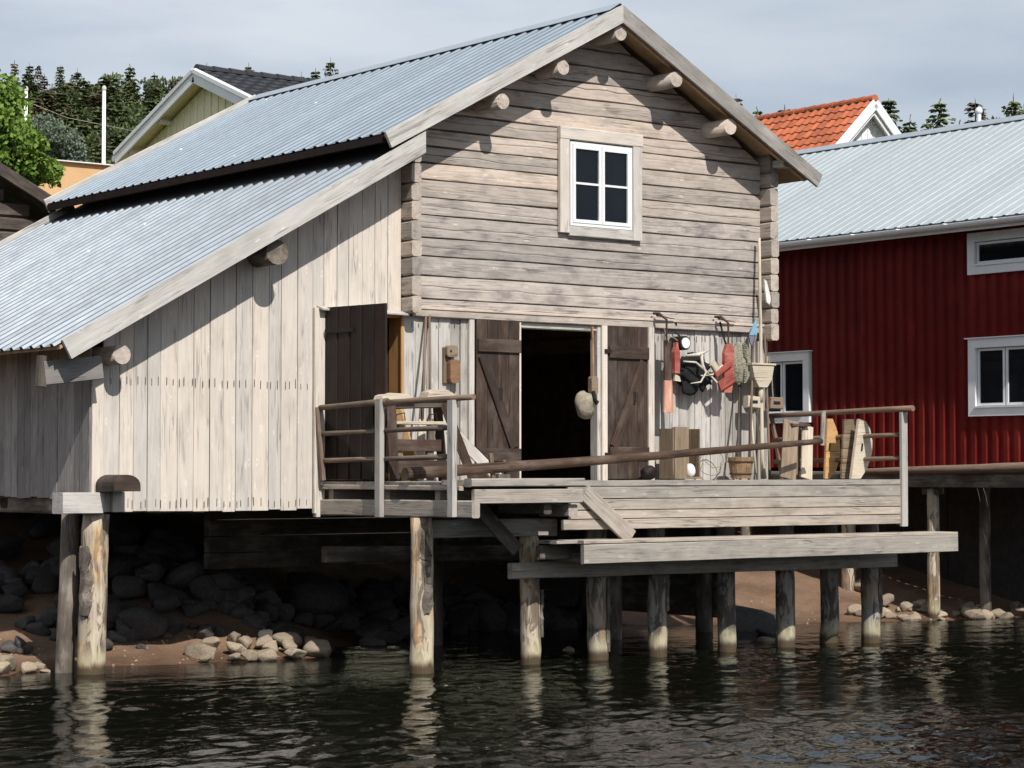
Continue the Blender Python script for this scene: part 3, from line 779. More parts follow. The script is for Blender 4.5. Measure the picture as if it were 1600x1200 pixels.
tag(d2, 'dark brown door leaf folded back right of the doorway')
for (x, z) in ((2.68, 3.53), (2.68, 2.28)): board('hinge', (x - .05, -.07, z), (x + .05, -.07, z), .05, .012, M_IRON, d2)
for (x, z) in ((1.06, 2.98),): board('latch', (x, -.065, z - .07), (x, -.065, z + .07), .05, .02, M_IRON, d1)
board('latch', (3.1, -.065, 2.92), (3.1, -.065, 3.05), .05, .02, M_IRON, d2)
# interior things seen dimly
for (x, lean) in ((1.75, .12), (2.2, -.1)):
    tag(pole('stick', (x, 1.9, 1.96), (x + lean, 2.3, 3.3), .02, .012, M_RAIL, None, n=8), ('crooked stick leaning in the dark doorway, ' + ('nearer the folded left door leaf' if lean > 0 else 'nearer the hanging net bag')), 'stick', 'sticks inside the doorway')

# --- piles under the lean-to
pole('pile', (-4.12, .10, -1.0), (-4.05, .10, 1.64), .15, .135, M_POST, bh, n=18, wob=.011, segl=.18)
pole('pile', (-4.27, .42, -1.0), (-4.17, .42, 1.68), .10, .095, M_POSTD, bh, n=12, wob=.006)
for (x, yy) in ((-4.1, 3.4), (-2.5, 3.2), (1.0, 1.2), (3.3, .6), (5.1, .9), (5.2, 3.4)):
    pole('pile', (x, yy, -.8), (x, yy, 1.68), .12, .11, M_POSTD, bh, n=10, wob=.006)
mb = MB()
for i in range(5): mb.box(-1.1 , 2.3, 2.9, 3.05, .9 + i * .2, 1.085 + i * .2)
tag(mb.build('crib_logs', M_POSTD, bh), kind='stuff')

# ================================================================== DECK
dk = thing('timber_deck', (2.0, -1.2, 1.9), 'grey plank deck on round piles with a low boarded front and pole railings', 'deck')
for i in range(14):
    y0 = -.06 - i * .155
    z = 1.965 + R.uniform(-.002, .002)
    x0 = -1.36
    board('deck_plank', (x0, y0 - .075, z - .02), (5.50 + R.uniform(-.02, .03), y0 - .075, z - .02), .148, .045, M_DECK, dk, face=(0, 0, 1), wob=.002)
for i in range(4):
    y0 = -2.23 - i * .135
    board('deck_plank', (-1.34 , y0 - .065, 1.965), (.13, y0 - .065, 1.965), .13, .05 if i < 3 else .085, M_DECK, dk, face=(0, 0, 1), wob=.004)
board('fascia_board', (-1.30, -2.735, 1.825), (.10, -2.735, 1.825), .145, .05, M_DECK, dk)
board('bearer', (.02, -2.2, 1.67), (.02, -2.70, 1.67), .13, .12, M_DECK, dk, face=(-1, 0, 0))
board('bearer', (-.3, -1.9, 1.70), (-.3, -2.68, 1.70), .13, .10, M_POSTD, dk, face=(-1, 0, 0))
board('side_beam', (-1.35, .05, 1.685), (-1.35, -2.85, 1.70), .175, .10, M_DECK, dk, face=(-1, 0, 0), wob=.002)
board('side_plank', (-1.36, .0, 1.91), (-1.36, -2.62, 1.91), .05, .06, M_DECK, dk, face=(-1, 0, 0))
for yy in (-.1, -1.2, -2.12):
    board('joist', (-1.30, yy, 1.83), (5.3, yy, 1.83), .13, .09, M_DECK, dk, face=(0, -1, 0))
# boarded front
for (za, zb, xs_) in ((1.918, 1.985, .14), (1.785, 1.914, .30), (1.662, 1.781, .34), (1.567, 1.658, .34), (1.452, 1.563, .24)):
    board('front_board', (xs_ + .2 * 0, -2.245, (za + zb) / 2), (5.54, -2.245, (za + zb) / 2), zb - za - .004, .04, M_DECK, dk, wob=.0015, bev=.004)
board('corner_post', (5.50, -2.18, 1.44), (5.50, -2.18, 1.97), .09, .08, M_DECK, dk)
# step board leaning from deck to the lower platform
board('stringer', (.50, -2.29, 1.86), (1.12, -2.33, 1.36), .185, .04, M_DECK, dk)
board('stringer', (-.75, -2.05, 1.72), (-.22, -2.05, 1.25), .16, .04, M_POSTD, dk)
# lower platform
pf = (1.335, .27, 6.08)
for i in range(4):
    board('deck_plank', (pf[1] - (.0 if i == 0 else .28), -2.52 + i * .11, 1.332), (pf[2], -2.52 + i * .11, 1.332), .104, .036, M_DECK, dk, face=(0, 0, 1), wob=.0015)
board('platform_beam', (pf[1], -2.545, 1.205), (pf[2] + .0, -2.545, 1.215), .205, .055, M_DECK, dk, wob=.002)
board('platform_beam', (-.05, -2.2, 1.22), (5.8, -2.2, 1.22), .15, .06, M_POSTD, dk)
for x in (.4, 2.0, 3.6, 5.2):
    board('bearer', (x, -1.5, 1.16), (x, -2.5, 1.16), .1, .1, M_POSTD, dk, face=(-1, 0, 0))
board('cross_beam', (-.20, -1.90, 1.02), (5.70, -1.90, 1.00), .17, .08, M_DECK, dk, wob=.003)
board('cross_beam', (-1.16, -1.80, 1.48), (.50, -1.78, 1.475), .19, .09, M_DECK, dk, wob=.003)
board('cross_beam', (-1.1, .35, 1.15), (2.4, .35, 1.1), .18, .12, M_POSTD, dk)
# piles
pole('pile', (-1.30, -1.85, -1.1), (-1.31, -1.85, 1.60), .135, .115, M_POST, dk, n=18, wob=.010, segl=.18)
pole('pile', (.24, -1.72, -1.1), (.20, -1.72, 1.42), .118, .105, M_POST, dk, n=16, wob=.010, segl=.18)
for (x, yy, m_, r_) in ((1.17, -1.70, M_POSTW, .115), (2.03, -1.72, M_POSTW, .105), (3.13, -1.68, M_POSTW, .105), (4.12, -1.62, M_POSTW, .115), (5.02, -1.46, M_POSTW, .11), (5.46, -1.72, M_POSTW, .115)):
    pole('pile', (x, yy, -1.2), (x - .02, yy, 1.88), r_ + .008, r_ - .005, m_, dk, n=14, wob=.013, segl=.18)
# strips of loose bark on piles
def bark(x, yy, z0, z1, r, a0, a1, parent):
    V = []; F = []; n = 7
    for i in range(n + 1):
        z = z0 + (z1 - z0) * i / n; aa0 = a0 + R.uniform(-.15, .15); aa1 = a1 + R.uniform(-.35, .35)
        for a, rr in ((aa0, r + .004), ((aa0 + aa1) / 2, r + .02), (aa1, r + .03 * R.random() + .006), (aa1, r - .004), (aa0, r - .006)):
            V.append((x + rr * math.cos(a), yy + rr * math.sin(a), z + R.uniform(-.02, .02)))
    for i in range(n):
        for j in range(5):
            k = (j + 1) % 5; F.append((i*5+j, i*5+k, (i+1)*5+k, (i+1)*5+j))
    F.append((0, 1, 2, 3, 4)); F.append(tuple(n*5 + j for j in (4, 3, 2, 1, 0)))
    mb = MB(); mb.v = V; mb.f = F; mb.build('bark_strip', M_POSTD, parent)
bark(.22, -1.72, .30, .78, .115, -.9, -.25, dk); bark(-1.3, -1.85, .62, 1.15, .128, -2.1, -1.55, dk)
bark(1.17, -1.70, .1, .9, .12, -1.2, -.45, dk); bark(-4.10, .10, .6, 1.3, .145, -2.9, -2.2, bh); bark(-1.3, -1.85, 1.16, 1.5, .122, -2.3, -1.7, dk)
bark(2.03, -1.72, .5, 1.0, .11, -1.1, -.5, dk); bark(5.46, -1.72, .3, 1.0, .118, -1.3, -.5, dk)
# left railing
for (yy, zb, zt_) in ((-1.25, 1.60, 2.84), (-2.56, 1.62, 2.80)):
    board('rail_post', (-1.435, yy, zb), (-1.435, yy, zt_), .105, .06, M_PLANK2, dk, face=(-1, 0, 0), wob=.003)
board('rail_post', (-1.44, -.02, 2.78), (-1.42, -.13, 1.98), .05, .045, M_RAIL, dk, face=(-1, 0, 0))
board('rail_post', (-1.42, .0, 1.58), (-1.42, .0, 2.75), .08, .05, M_PLANK, dk, face=(-1, 0, 0))
pole('rail', (-1.40, .14, 2.775), (-1.40, -1.35, 2.815), .030, .036, M_RAIL, dk, n=10, wob=.003)
pole('rail', (-1.40, -1.28, 2.80), (-1.40, -2.88, 2.825), .036, .030, M_RAIL, dk, n=10, wob=.003)
for z in (2.50, 2.205):
    pole('rail', (-1.395, .05, z - .01), (-1.395, -1.24, z + .005), .028, .026, M_RAIL, dk, n=8, wob=.003)
    pole('rail', (-1.395, -1.22, z + .005), (-1.395, -2.46, z + .025), .024, .028, M_RAIL, dk, n=8, wob=.003)
# right railing
board('rail_post', (5.46, -2.275, 1.42), (5.46, -2.275, 2.79), .10, .05, M_PLANK2, dk, face=(0, -1, 0), wob=.002)
pole('rail', (5.45, .02, 2.79), (5.45, -2.44, 2.835), .033, .036, M_RAIL, dk, n=10, wob=.003)
for z in (2.49, 2.21):
    pole('rail', (5.45, -.05, z - .01), (5.45, -2.24, z + .03), .03, .027, M_RAIL, dk, n=8, wob=.003)
board('rail_post', (5.44, -.02, 2.78), (5.47, -.18, 1.98), .05, .045, M_RAIL, dk, face=(-1, 0, 0))

# ================================================================== THINGS ON THE DECK
# long pole lying across
tag(pole('timber_pole', (-1.45, -1.75, 2.055), (4.80, -1.55, 2.445), .066, .034, M_POLE, None, n=14, wob=.003, bend=-.02),
    'long dark tapered mast pole lying across the deck in front of the doors', 'pole')
ps = thing('pole_rest', (-.15, -1.72, 1.985), 'small forked wooden rest under the thick end of the mast pole', 'prop')
board('block', (-.17, -1.72, 1.985), (-.17, -1.72, 2.05), .16, .14, M_POSTD, ps)
board('peg', (-.27, -1.70, 1.985), (-.31, -1.70, 2.27), .05, .04, M_OLDBOX, ps)
board('peg', (-.06, -1.66, 1.985), (-.10, -1.66, 2.2), .04, .03, M_OLDBOX, ps)

# sawhorse bench with saddle blocks, iron staples
sh = thing('sawhorse', (-.75, -.95, 1.985), 'old wooden sawhorse with splayed dark legs, saddle blocks and iron staples behind the railing', 'sawhorse')
board('top_beam', (-1.25, -.95, 2.80), (-.22, -.95, 2.84), .12, .10, M_POSTD, sh, wob=.004)
for (x0_, x1_, zz) in ((-1.28, -.82, 2.89), (-.68, -.27, 2.94)):
    mb = MB(); pr = [(x0_, zz - .08), (x1_, zz - .07), (x1_ - .03, zz - .02), (x1_ - .12, zz + .025), (x0_ + .12, zz + .03), (x0_ + .03, zz)]
    mb.prism(pr, 'y', -1.04, -.88); mb.build('saddle_block', M_PALE, sh)
for (xa, xb, ya, yb) in ((-1.12, -1.22, -1.0, -1.22), (-1.10, -1.2, -.9, -.62), (-.42, -.18, -1.0, -1.22), (-.44, -.14, -.9, -.6)):
    board('leg', (xa, ya, 2.82), (xb, yb, 1.985), .10, .05, M_TARRED2, sh, face=(-1, -1, 0))
board('shelf', (-1.14, -.95, 2.60), (-.42, -.95, 2.605), .16, .035, M_PALE, sh, face=(0, 0, 1))
board('brace', (-1.02, -.95, 2.02), (-.96, -.95, 2.58), .09, .05, M_POSTD, sh)
board('brace', (-.60, -.95, 2.02), (-.55, -.95, 2.58), .09, .05, M_POSTD, sh)
board('stretcher', (-1.06, -.98, 2.36), (-.45, -.98, 2.36), .13, .03, M_TARRED2, sh)
board('stretcher', (-1.16, -1.0, 2.13), (-.35, -1.0, 2.13), .14, .03, M_TARRED2, sh)
for x in (-1.05, -.63):
    mb = MB(); mb.tube([(x, -.98, 2.62), (x + .02, -.98, 2.69), (x + .12, -.98, 2.71), (x + .13, -.98, 2.63)], .007, 6); mb.build('iron_staple', M_IRON, sh)
for i, (x0_, y0_, x1_, z1_) in enumerate(((-.42, -.55, .02, 3.86), (-.25, -.5, .07, 3.88))):
    t_ = thing('oar', (x0_, y0_, 1.985), 'oar leaning left of the pulley block, ' + ('the steeper one nearer the doorway' if i else 'the one nearer the black door'), 'oar', 'oars leaning beside the black door')
    a = Vector((x0_, y0_, 1.985)); b = Vector((x1_, -.03, z1_)); 
    pole('shaft', a + (b - a) * .35, b, .018, .014, M_RAIL, t_, n=8)
    board('blade', a, a + (b - a) * .36, .085, .022, M_OLDBOX if i else M_PALE, t_, face=(-1, -1, .2))
tag(board('plank_offcut', (-.33, -.35, 1.985), (-.5, -.12, 2.9), .14, .03, M_ORANGE, None, face=(-1, -.5, .2)), 'bright orange pine board leaning behind the sawhorse', 'board')
o = thing('leaning_brace', (.35, -.75, 1.985), 'short grey notched timber propped at the foot of the left folded door', 'timber')
board('beam', (.42, -.9, 1.985), (.02, -.5, 2.55), .12, .06, M_PLANK, o, face=(-1, -1, .3)); board('cleat', (.36, -.95, 2.12), (.5, -.9, 2.16), .05, .05, M_PALE, o)

# pulley block on the wall
pb = thing('pulley_block', (.37, -.03, 3.08), 'rust brown two-piece wooden pulley block hanging on the plank wall', 'pulley block')
def rounded(w, h, n=5, r=None):
    r = r or w * .35; pts = []
    for cx, cy, a0 in ((w/2 - r, h - r, 0), (-w/2 + r, h - r, 90), (-w/2 + r, r, 180), (w/2 - r, r, 270)):
        for i in range(n): a = rad(a0 + 90 * i / (n - 1)); pts.append((cx + r * math.cos(a), cy + r * math.sin(a)))
    return pts
board('back_plate', (.33, -.005, 3.09), (.33, -.005, 3.5), .11, .03, M_OLDBOX, pb)
mb = MB(); mb.prism([(x + .385, z + 3.09) for x, z in rounded(.14, .27)], 'y', -.10, -.025); mb.build('cheek', wood('rust_block', (.34, .19, .11), (.17, .085, .05), blotch=.4), pb)
mb = MB(); mb.prism([(x + .36, z + 3.39) for x, z in rounded(.15, .13, r=.03)], 'y', -.08, -.025); mb.build('cap_piece', M_OLDBOX, pb)
mb = MB(); mb.prism([(.335 + .014 * math.cos(a), 3.455 + .014 * math.sin(a)) for a in np.linspace(0, 6.0, 9)], 'y', -.085, -.078); mb.build('peg_hole', M_BLACK, pb)

# net bag hanging in the doorway
nb_ = thing('net_bag', (2.36, .02, 2.75), 'round bundle of pale netting with a wooden float hanging in the doorway', 'net')
def blob(name, c, rx, ry, rz, mat, parent, seed=0, amp=.15, sub=3, fr=3.0):
    bmv = []; rs = random.Random(seed)
    import bmesh
    bm = bmesh.new(); bmesh.ops.create_icosphere(bm, subdivisions=sub, radius=1.0)
    from mathutils import noise
    off = Vector((rs.uniform(-50, 50), rs.uniform(-50, 50), rs.uniform(-50, 50)))
    for v in bm.verts:
        d = noise.noise(v.co * fr * .5 + off) * amp * 1.4 + noise.noise(v.co * fr * 1.7 + off) * amp * .6
        v.co = v.co * (1 + d)
        v.co = Vector((v.co.x * rx, v.co.y * ry, v.co.z * rz))
    m = bpy.data.meshes.new(name); bm.to_mesh(m); bm.free(); m.materials.append(mat)
    m.polygons.foreach_set("use_smooth", [True] * len(m.polygons))
    return put(name, m, Matrix.Translation(c), parent)
blob('net_bundle', (2.345, -.04, 2.87), .135, .10, .17, wood('pale_netting', (.50, .44, .34), (.25, .21, .16), knots=0, blotch=.6, stain=(.12, .10, .08), stain_amt=.8), nb_, 3, .18)
mb = MB(); mb.prism([(x + 2.45, z + 3.0) for x, z in rounded(.10, .22, r=.035)], 'y', -.10, -.03); mb.build('float', M_OLDBOX, nb_)
mb = MB(); mb.tube([(2.45, -.06, 3.2), (2.46, -.05, 3.5), (2.47, -.03, 3.82)], .012, 6); mb.build('rope', wood('orange_line', (.6, .30, .14), (.4, .2, .1), knots=0), nb_)
mb = MB(); mb.tube([(2.41, -.12, 3.04), (2.41, -.14, 2.95), (2.45, -.13, 2.89), (2.47, -.12, 2.92)], .022, 8); mb.build('knot', M_BLACK, nb_)

# hangers: twig brackets below the gable
def hanger(x, lab):
    t_ = thing('twig_hanger', (x, -.1, 4.0), lab, 'hanger', 'twig hangers on the log gable')
    mb = MB(); mb.tube([(x, -.04, 4.02), (x - .02, -.17, 4.01), (x + .02, -.26, 3.93), (x + .03, -.25, 3.62)], [.016, .018, .015, .008], 7); mb.build('twig', M_POLE, t_)
    mb = MB(); mb.tube([(x - .02, -.12, 3.99), (x + .3, -.09, 3.96)], [.012, .006], 6); mb.build('cross_twig', M_RAIL, t_)
OFF[0] = -0.17
hanger(3.60, 'forked twig hanger on the gable above the long salmon-ended board')
OFF[0] = 0.0
OFF[0] = -0.18
hanger(4.63, 'forked twig hanger on the gable above the red rudder board')

OFF[0] = 0.0
# long board with salmon paint
OFF[0] = -0.2
lb_ = thing('float_board', (3.66, -.24, 2.8), 'long grey hanging board with salmon pink painted lower end', 'board')
board('board', (3.68, -.24, 3.19), (3.70, -.22, 3.68), .11, .03, M_TARRED2, lb_)
board('painted_end', (3.67, -.24, 2.80), (3.68, -.24, 3.19), .11, .032, M_SALMON, lb_)
board('second_board', (3.80, -.17, 2.80), (3.76, -.17, 3.5), .05, .05, M_SALMON, lb_)
mb = MB(); mb.tube([(3.70, -.24, 3.66), (3.65, -.24, 3.75), (3.62, -.25, 3.82)], .009, 6); mb.tube([(3.66, -.25, 3.73), (3.76, -.25, 3.72), (3.84, -.25, 3.68)], .008, 6); mb.build('cord', M_ROPE, lb_)
OFF[0] = 0.0
# small red float
OFF[0] = -0.3
rfl = thing('red_float', (3.92, -.24, 3.3), 'small red bottle-shaped wooden float hanging beside the round tin', 'float')
mb = MB(); mb.prism([(3.875, 3.28), (3.955, 3.28), (3.96, 3.54), (3.935, 3.60), (3.93, 3.66), (3.90, 3.66), (3.895, 3.60), (3.87, 3.54)], 'y', -.27, -.21); mb.build('body', M_REDPAINT, rfl)
mb = MB(); mb.prism([(3.89, 3.19), (3.99, 3.18), (3.97, 3.24), (3.90, 3.275)], 'y', -.25, -.22); mb.build('tail_chip', M_PALE, rfl)
OFF[0] = 0.0
# round tin
OFF[0] = -0.27
tn = thing('round_tin', (4.02, -.16, 3.6), 'round tin with white face hung on a nail in the plank wall', 'tin')
mb = MB(); mb.tube([(4.06, .0, 3.66), (4.06, -.22, 3.66)], .088, 20); mb.build('drum', M_IRON, tn)
mb = MB(); mb.tube([(4.06, -.221, 3.66), (4.06, -.235, 3.66)], .066, 20); mb.build('lid', M_WHITE, tn)
mb = MB(); mb.tube([(4.04, -.02, 3.9), (4.05, -.05, 3.8), (4.06, -.12, 3.75)], .01, 6); mb.tube([(4.02, -.01, 3.9), (4.06, -.05, 3.92), (4.07, -.03, 3.88)], .02, 6); mb.build('nail_and_wire', M_IRON, tn)
OFF[0] = 0.0
# black sack
OFF[0] = -0.18
bs = thing('black_sack', (4.15, -.12, 3.2), 'black oilcloth sack hung behind the bleached branches', 'sack')
blob('cloth', (4.16, -.13, 3.30), .27, .07, .21, M_BLACK, bs, 12, .35, 4, 4.0); blob('cloth_fold', (4.34, -.13, 3.27), .15, .06, .13, M_BLACK, bs, 13, .4, 3, 4.0)
OFF[0] = 0.0
# bleached branches / grapnel
OFF[0] = -0.25
gp = thing('bleached_branches', (4.2, -.22, 3.3), 'bundle of pale bleached hooked branches hanging over the black sack', 'driftwood')
for pts, rr in (([(4.0, -.28, 3.50), (4.2, -.3, 3.52), (4.40, -.26, 3.58)], [.012, .024, .006]),
                ([(3.98, -.25, 3.43), (4.14, -.3, 3.42), (4.34, -.28, 3.31), (4.46, -.24, 3.24)], [.009, .014, .015, .008]),
                ([(4.24, -.29, 3.52), (4.25, -.3, 3.40), (4.30, -.31, 3.3), (4.22, -.3, 3.18), (4.08, -.27, 3.16)], [.02, .018, .014, .012, .006]),
                ([(4.26, -.26, 3.26), (4.46, -.26, 3.28), (4.62, -.26, 3.40)], [.008, .013, .012]),
                ([(4.44, -.25, 3.26), (4.52, -.27, 3.18), (4.55, -.25, 3.02)], [.012, .014, .003])):
    mb = MB(); mb.tube(pts, rr, 8); mb.build('branch', M_BONE, gp, smooth=True)
OFF[0] = 0.0
# red rudder board with arms
OFF[0] = -0.21
rb_ = thing('red_rudder', (4.65, -.24, 3.1), 'faded red painted board with slanting arms hanging under a twig hanger', 'rudder board')
mb = MB(); mb.prism([(4.60, 3.06), (4.73, 3.06), (4.77, 3.3), (4.77, 3.62), (4.71, 3.68), (4.65, 3.66), (4.61, 3.55)], 'y', -.27, -.22); mb.build('board', M_REDPAINT, rb_)
board('arm', (4.44, -.285, 3.27), (4.70, -.285, 3.43), .07, .03, M_REDPAINT, rb_)
board('arm', (4.50, -.285, 3.13), (4.74, -.285, 3.25), .12, .03, M_REDPAINT, rb_)
board('crosspiece', (4.40, -.27, 3.42), (4.48, -.27, 3.33), .09, .05, M_PALE, rb_)
mb = MB(); mb.tube([(4.68, -.24, 3.64), (4.67, -.2, 3.72), (4.67, -.12, 3.95)], .014, 6); mb.build('cord', M_BLACK, rb_)
OFF[0] = 0.0
OFF[0] = -0.06
nc = thing('net_coil', (4.78, -.18, 3.2), 'oval coil of grey-green net hanging behind the red rudder board', 'net')
blob('coil', (4.80, -.17, 3.44), .13, .055, .27, M_NET, nc, 9, .08, sub=4, fr=9)
for k in range(7):
    mb = MB(); a = .10 - k * .008
    mb.tube([(4.82 + (a + .02) * math.cos(t) , -.222 - k * .001, 3.44 + (.25 - k * .028) * math.sin(t)) for t in np.linspace(-1.5, 1.6, 12)], .009, 5); mb.build('strand', M_NET, nc)

OFF[0] = 0.0
# poles at the right corner
p1 = thing('signal_pole', (5.15, -.3, 1.985), 'tall pale pole with a white rag tied near its top, at the wall corner', 'pole')
pole('shaft', (4.99, -.32, 1.985), (5.16, -.10, 5.05), .026, .017, M_PALE, p1, n=10, wob=.001)
mb = MB(); mb.prism([(5.16, 4.52), (5.20, 4.50), (5.28, 4.27), (5.25, 4.20), (5.20, 4.23), (5.17, 4.4)], 'y', -.19, -.165); mb.build('rag', M_CLOTH, p1)
p2 = thing('flag_pole', (4.85, -.3, 1.985), 'thin pole with a small blue pennant leaning on the wall above the bucket', 'pole')
pole('shaft', (4.66, -.42, 1.985), (5.03, -.14, 3.95), .017, .012, M_RAIL, p2, n=8)
mb = MB(); mb.prism([(4.92, 3.80), (5.04, 4.02), (5.05, 3.80)], 'y', -.17, -.155); mb.build('pennant', M_BLUE, p2)
mb = MB(); mb.prism([(4.91, 3.79), (5.05, 3.79), (5.02, 3.72), (4.97, 3.66), (4.93, 3.70)], 'y', -.172, -.155); mb.build('pennant_tail', plain('grey_blue_cloth', (.16, .17, .22), .9), p2)
OFF[0] = -0.11
sc_ = thing('wooden_scoop', (5.1, -.2, 3.1), 'large pale wooden bailing scoop hanging mouth up on the tall pole', 'scoop')
mb = MB(); mb.prism([(4.95, 3.42), (5.33, 3.42), (5.29, 3.24), (5.21, 3.14), (5.07, 3.14), (4.99, 3.26)], 'y', -.30, -.17); mb.build('bowl', M_PALE, sc_)
board('rim', (4.93, -.235, 3.43), (5.35, -.235, 3.43), .16, .025, M_PALE, sc_, face=(0, 0, 1))
pole('handle', (5.15, -.24, 3.15), (5.14, -.25, 2.95), .035, .03, M_PALE, sc_, n=10)
OFF[0] = 0.0
for (x, z, lab) in ((4.90, 2.955, 'pale square wooden float block with a slot, left of the tall pole'), (5.29, 2.95, 'dark square wooden float block, right of the tall pole')):
    fb = thing('float_block', (x, -.2, z - .08), lab, 'float')
    mt = M_PALE if x < 5 else M_OLDBOX
    board('block', (x - .10, -.22, z), (x + .12, -.22, z - .01), .15, .09, mt, fb, wob=.004)
    board('slot', (x - .05, -.268, z), (x + .06, -.268, z), .035, .012, M_BLACK, fb)
    mb = MB(); mb.tube([(x, -.2, z + .07), (x, -.18, z + .35), (x + .02, -.1, z + .6)], .009, 6); mb.build('line', M_ROPE, fb)
for i, (xa, xb, zt_, lab) in enumerate(((4.50, 4.88, 3.55, 'dark thin rod leaning left of the bucket'), (4.98, 5.08, 3.2, 'broken pale stake leaning behind the bucket'), (4.84, 4.88, 2.9, 'short pale stake standing in the bucket'), (5.06, 5.30, 4.0, 'grey rod leaning behind the tall pale pole'))):
    tag(pole('stake', (xa, -.38 if i != 2 else -.36, 1.99 + (.05 if i == 2 else 0)), (xb, -.04 if i != 2 else -.22, zt_), .018, .012, (M_POLE, M_PALE, M_PALE, M_RAIL)[i], None, n=8, wob=.002), lab, 'stake')
# bucket
OFF[0] = -0.17
bk = thing('wooden_bucket', (4.75, -.36, 1.985), 'small brown stave bucket on the deck below the blue pennant', 'bucket')
for k in range(14):
    a = 2 * math.pi * k / 14; a2 = 2 * math.pi * (k + .94) / 14
    mb = MB()
    for (z, r_) in ((1.99, .125), (2.25, .165)):
        for aa, rr in ((a, r_), (a2, r_), (a2, r_ - .015), (a, r_ - .015)):
            mb.v.append((4.75 + rr * math.cos(aa), -.36 + rr * math.sin(aa), z + (.006 * (k % 3) if z > 2.1 else 0)))
    mb.f = [(0, 1, 5, 4), (1, 2, 6, 5), (2, 3, 7, 6), (3, 0, 4, 7), (0, 3, 2, 1), (4, 5, 6, 7)]
    mb.build('stave', M_BUCKET, bk)
for z, r_ in ((2.20, .161), (2.05, .137)):
    mb = MB(); mb.tube([(4.75 + r_ * math.cos(t), -.36 + r_ * math.sin(t), z) for t in np.linspace(0, 6.283, 25)], .009, 6); mb.build('hoop', M_POLE, bk)
mb = MB(); mb.tube([(4.75, -.36, 2.0), (4.75, -.36, 2.02)], .125, 16); mb.build('base', M_BUCKET, bk)
OFF[0] = 0.0
# tall box with a ball
OFF[0] = -0.17
bx = thing('upright_crate', (3.85, -.3, 1.985), 'open brown board crate standing on end against the wall', 'crate')
board('side_board', (3.70, -.42, 1.99), (3.70, -.42, 2.62), .20, .022, M_OLDBOX, bx, face=(0, -1, 0))
board('side_board', (3.60, -.28, 1.99), (3.60, -.28, 2.60), .26, .022, M_OLDBOX, bx, face=(-1, 0, 0))
board('side_board', (3.81, -.28, 1.99), (3.81, -.28, 2.62), .26, .022, M_OLDBOX, bx, face=(-1, 0, 0))
board('back_board', (3.94, -.16, 1.99), (3.94, -.16, 2.62), .25, .022, M_OLDBOX, bx, face=(0, -1, 0))
board('side_board', (4.07, -.26, 1.99), (4.07, -.26, 2.6), .2, .022, M_OLDBOX, bx, face=(-1, 0, 0))
board('bottom_board', (3.82, -.28, 2.0), (4.06, -.28, 2.0), .22, .022, M_OLDBOX, bx, face=(0, 0, 1))
tag(blob('ball', (3.93, -.33, 2.085), .07, .07, .09, M_WHITE, None, 4, .03, 3), 'small white oval net float resting inside the brown crate', 'float')
tag(blob('shadow_dark_lump', (3.36, -.22, 2.06), .12, .09, .09, M_TARRED, None, 5, .2, 3), 'slumped shadow-dark shape on the deck left of the brown crate', 'dark shape')  # dark lump put in for a shadow-dark shape beside the crate
OFF[0] = 0.0
wc = thing('wire_coil', (4.3, -.2, 1.985), 'loose coil of thin grey wire against the wall between crate and bucket', 'wire')
mb = MB(); mb.tube([(4.12, -.1, 2.05), (4.16, -.14, 2.22), (4.3, -.16, 2.12), (4.45, -.14, 2.14), (4.56, -.1, 2.2), (4.58, -.1, 2.32)], .006, 5)
mb.tube([(4.3 + .2 * math.cos(t), -.12 - .02 * math.sin(t * 3), 2.19 + .16 * math.sin(t)) for t in np.linspace(0, 6.1, 22)], .005, 5); mb.build('wire', M_ROPE, wc)
tag(blob('rope_heap', (5.36, -.55, 2.03), .10, .09, .05, M_ROPE, None, 8, .35, 3), 'small heap of brown rope at the foot of the railing post by the wall', 'rope')

# troughs leaning at the right end
def slat(name, a, b, w, t, mat, par, face): return board(name, a, b, w, t, mat, par, face=face, wob=.002)
t1 = thing('grey_trough', (4.35, -1.3, 1.985), 'grey open wooden trough tipped up on end at the right side of the deck', 'trough')
slat('side_board', (4.48, -1.30, 1.99), (4.78, -1.05, 2.70), .20, .025, M_OLDBOX, t1, (-.4, -1, .15))
slat('side_board', (4.87, -1.22, 1.99), (5.06, -1.05, 2.64), .17, .025, M_PALE, t1, (-.1, -1, .1))
slat('base_board', (4.68, -1.12, 1.99), (4.93, -.92, 2.66), .30, .02, M_OLDBOX, t1, (0, -1, .2))
slat('end_board', (4.74, -1.05, 2.66), (5.04, -1.05, 2.66), .15, .03, M_POLE, t1, (0, -.2, 1))
OFF[0] = 0.22
t2 = thing('orange_trough_end', (5.0, -1.3, 1.985), 'orange varnished half-round board standing between the grey and round troughs', 'board')
mb = MB(); pr = [(5.02, 1.99), (5.10, 1.99), (5.22, 2.10), (5.29, 2.30), (5.28, 2.48), (5.22, 2.62), (5.16, 2.73), (5.07, 2.73)]
mb.prism(pr, 'y', -1.17, -1.14); mb.build('board', M_ORANGE, t2)
board('handle_slot', (5.09, -1.175, 2.34), (5.105, -1.175, 2.43), .02, .012, M_BLACK, t2)
board('cleat', (5.03, -1.12, 2.4), (5.05, -1.12, 2.83), .06, .03, M_PLANK2, t2)
OFF[0] = 0.0
OFF[0] = 0.24
t3 = thing('round_trough', (5.1, -1.6, 1.985), 'brown half-round wooden trough with pale rounded end boards beside the railing post', 'trough')
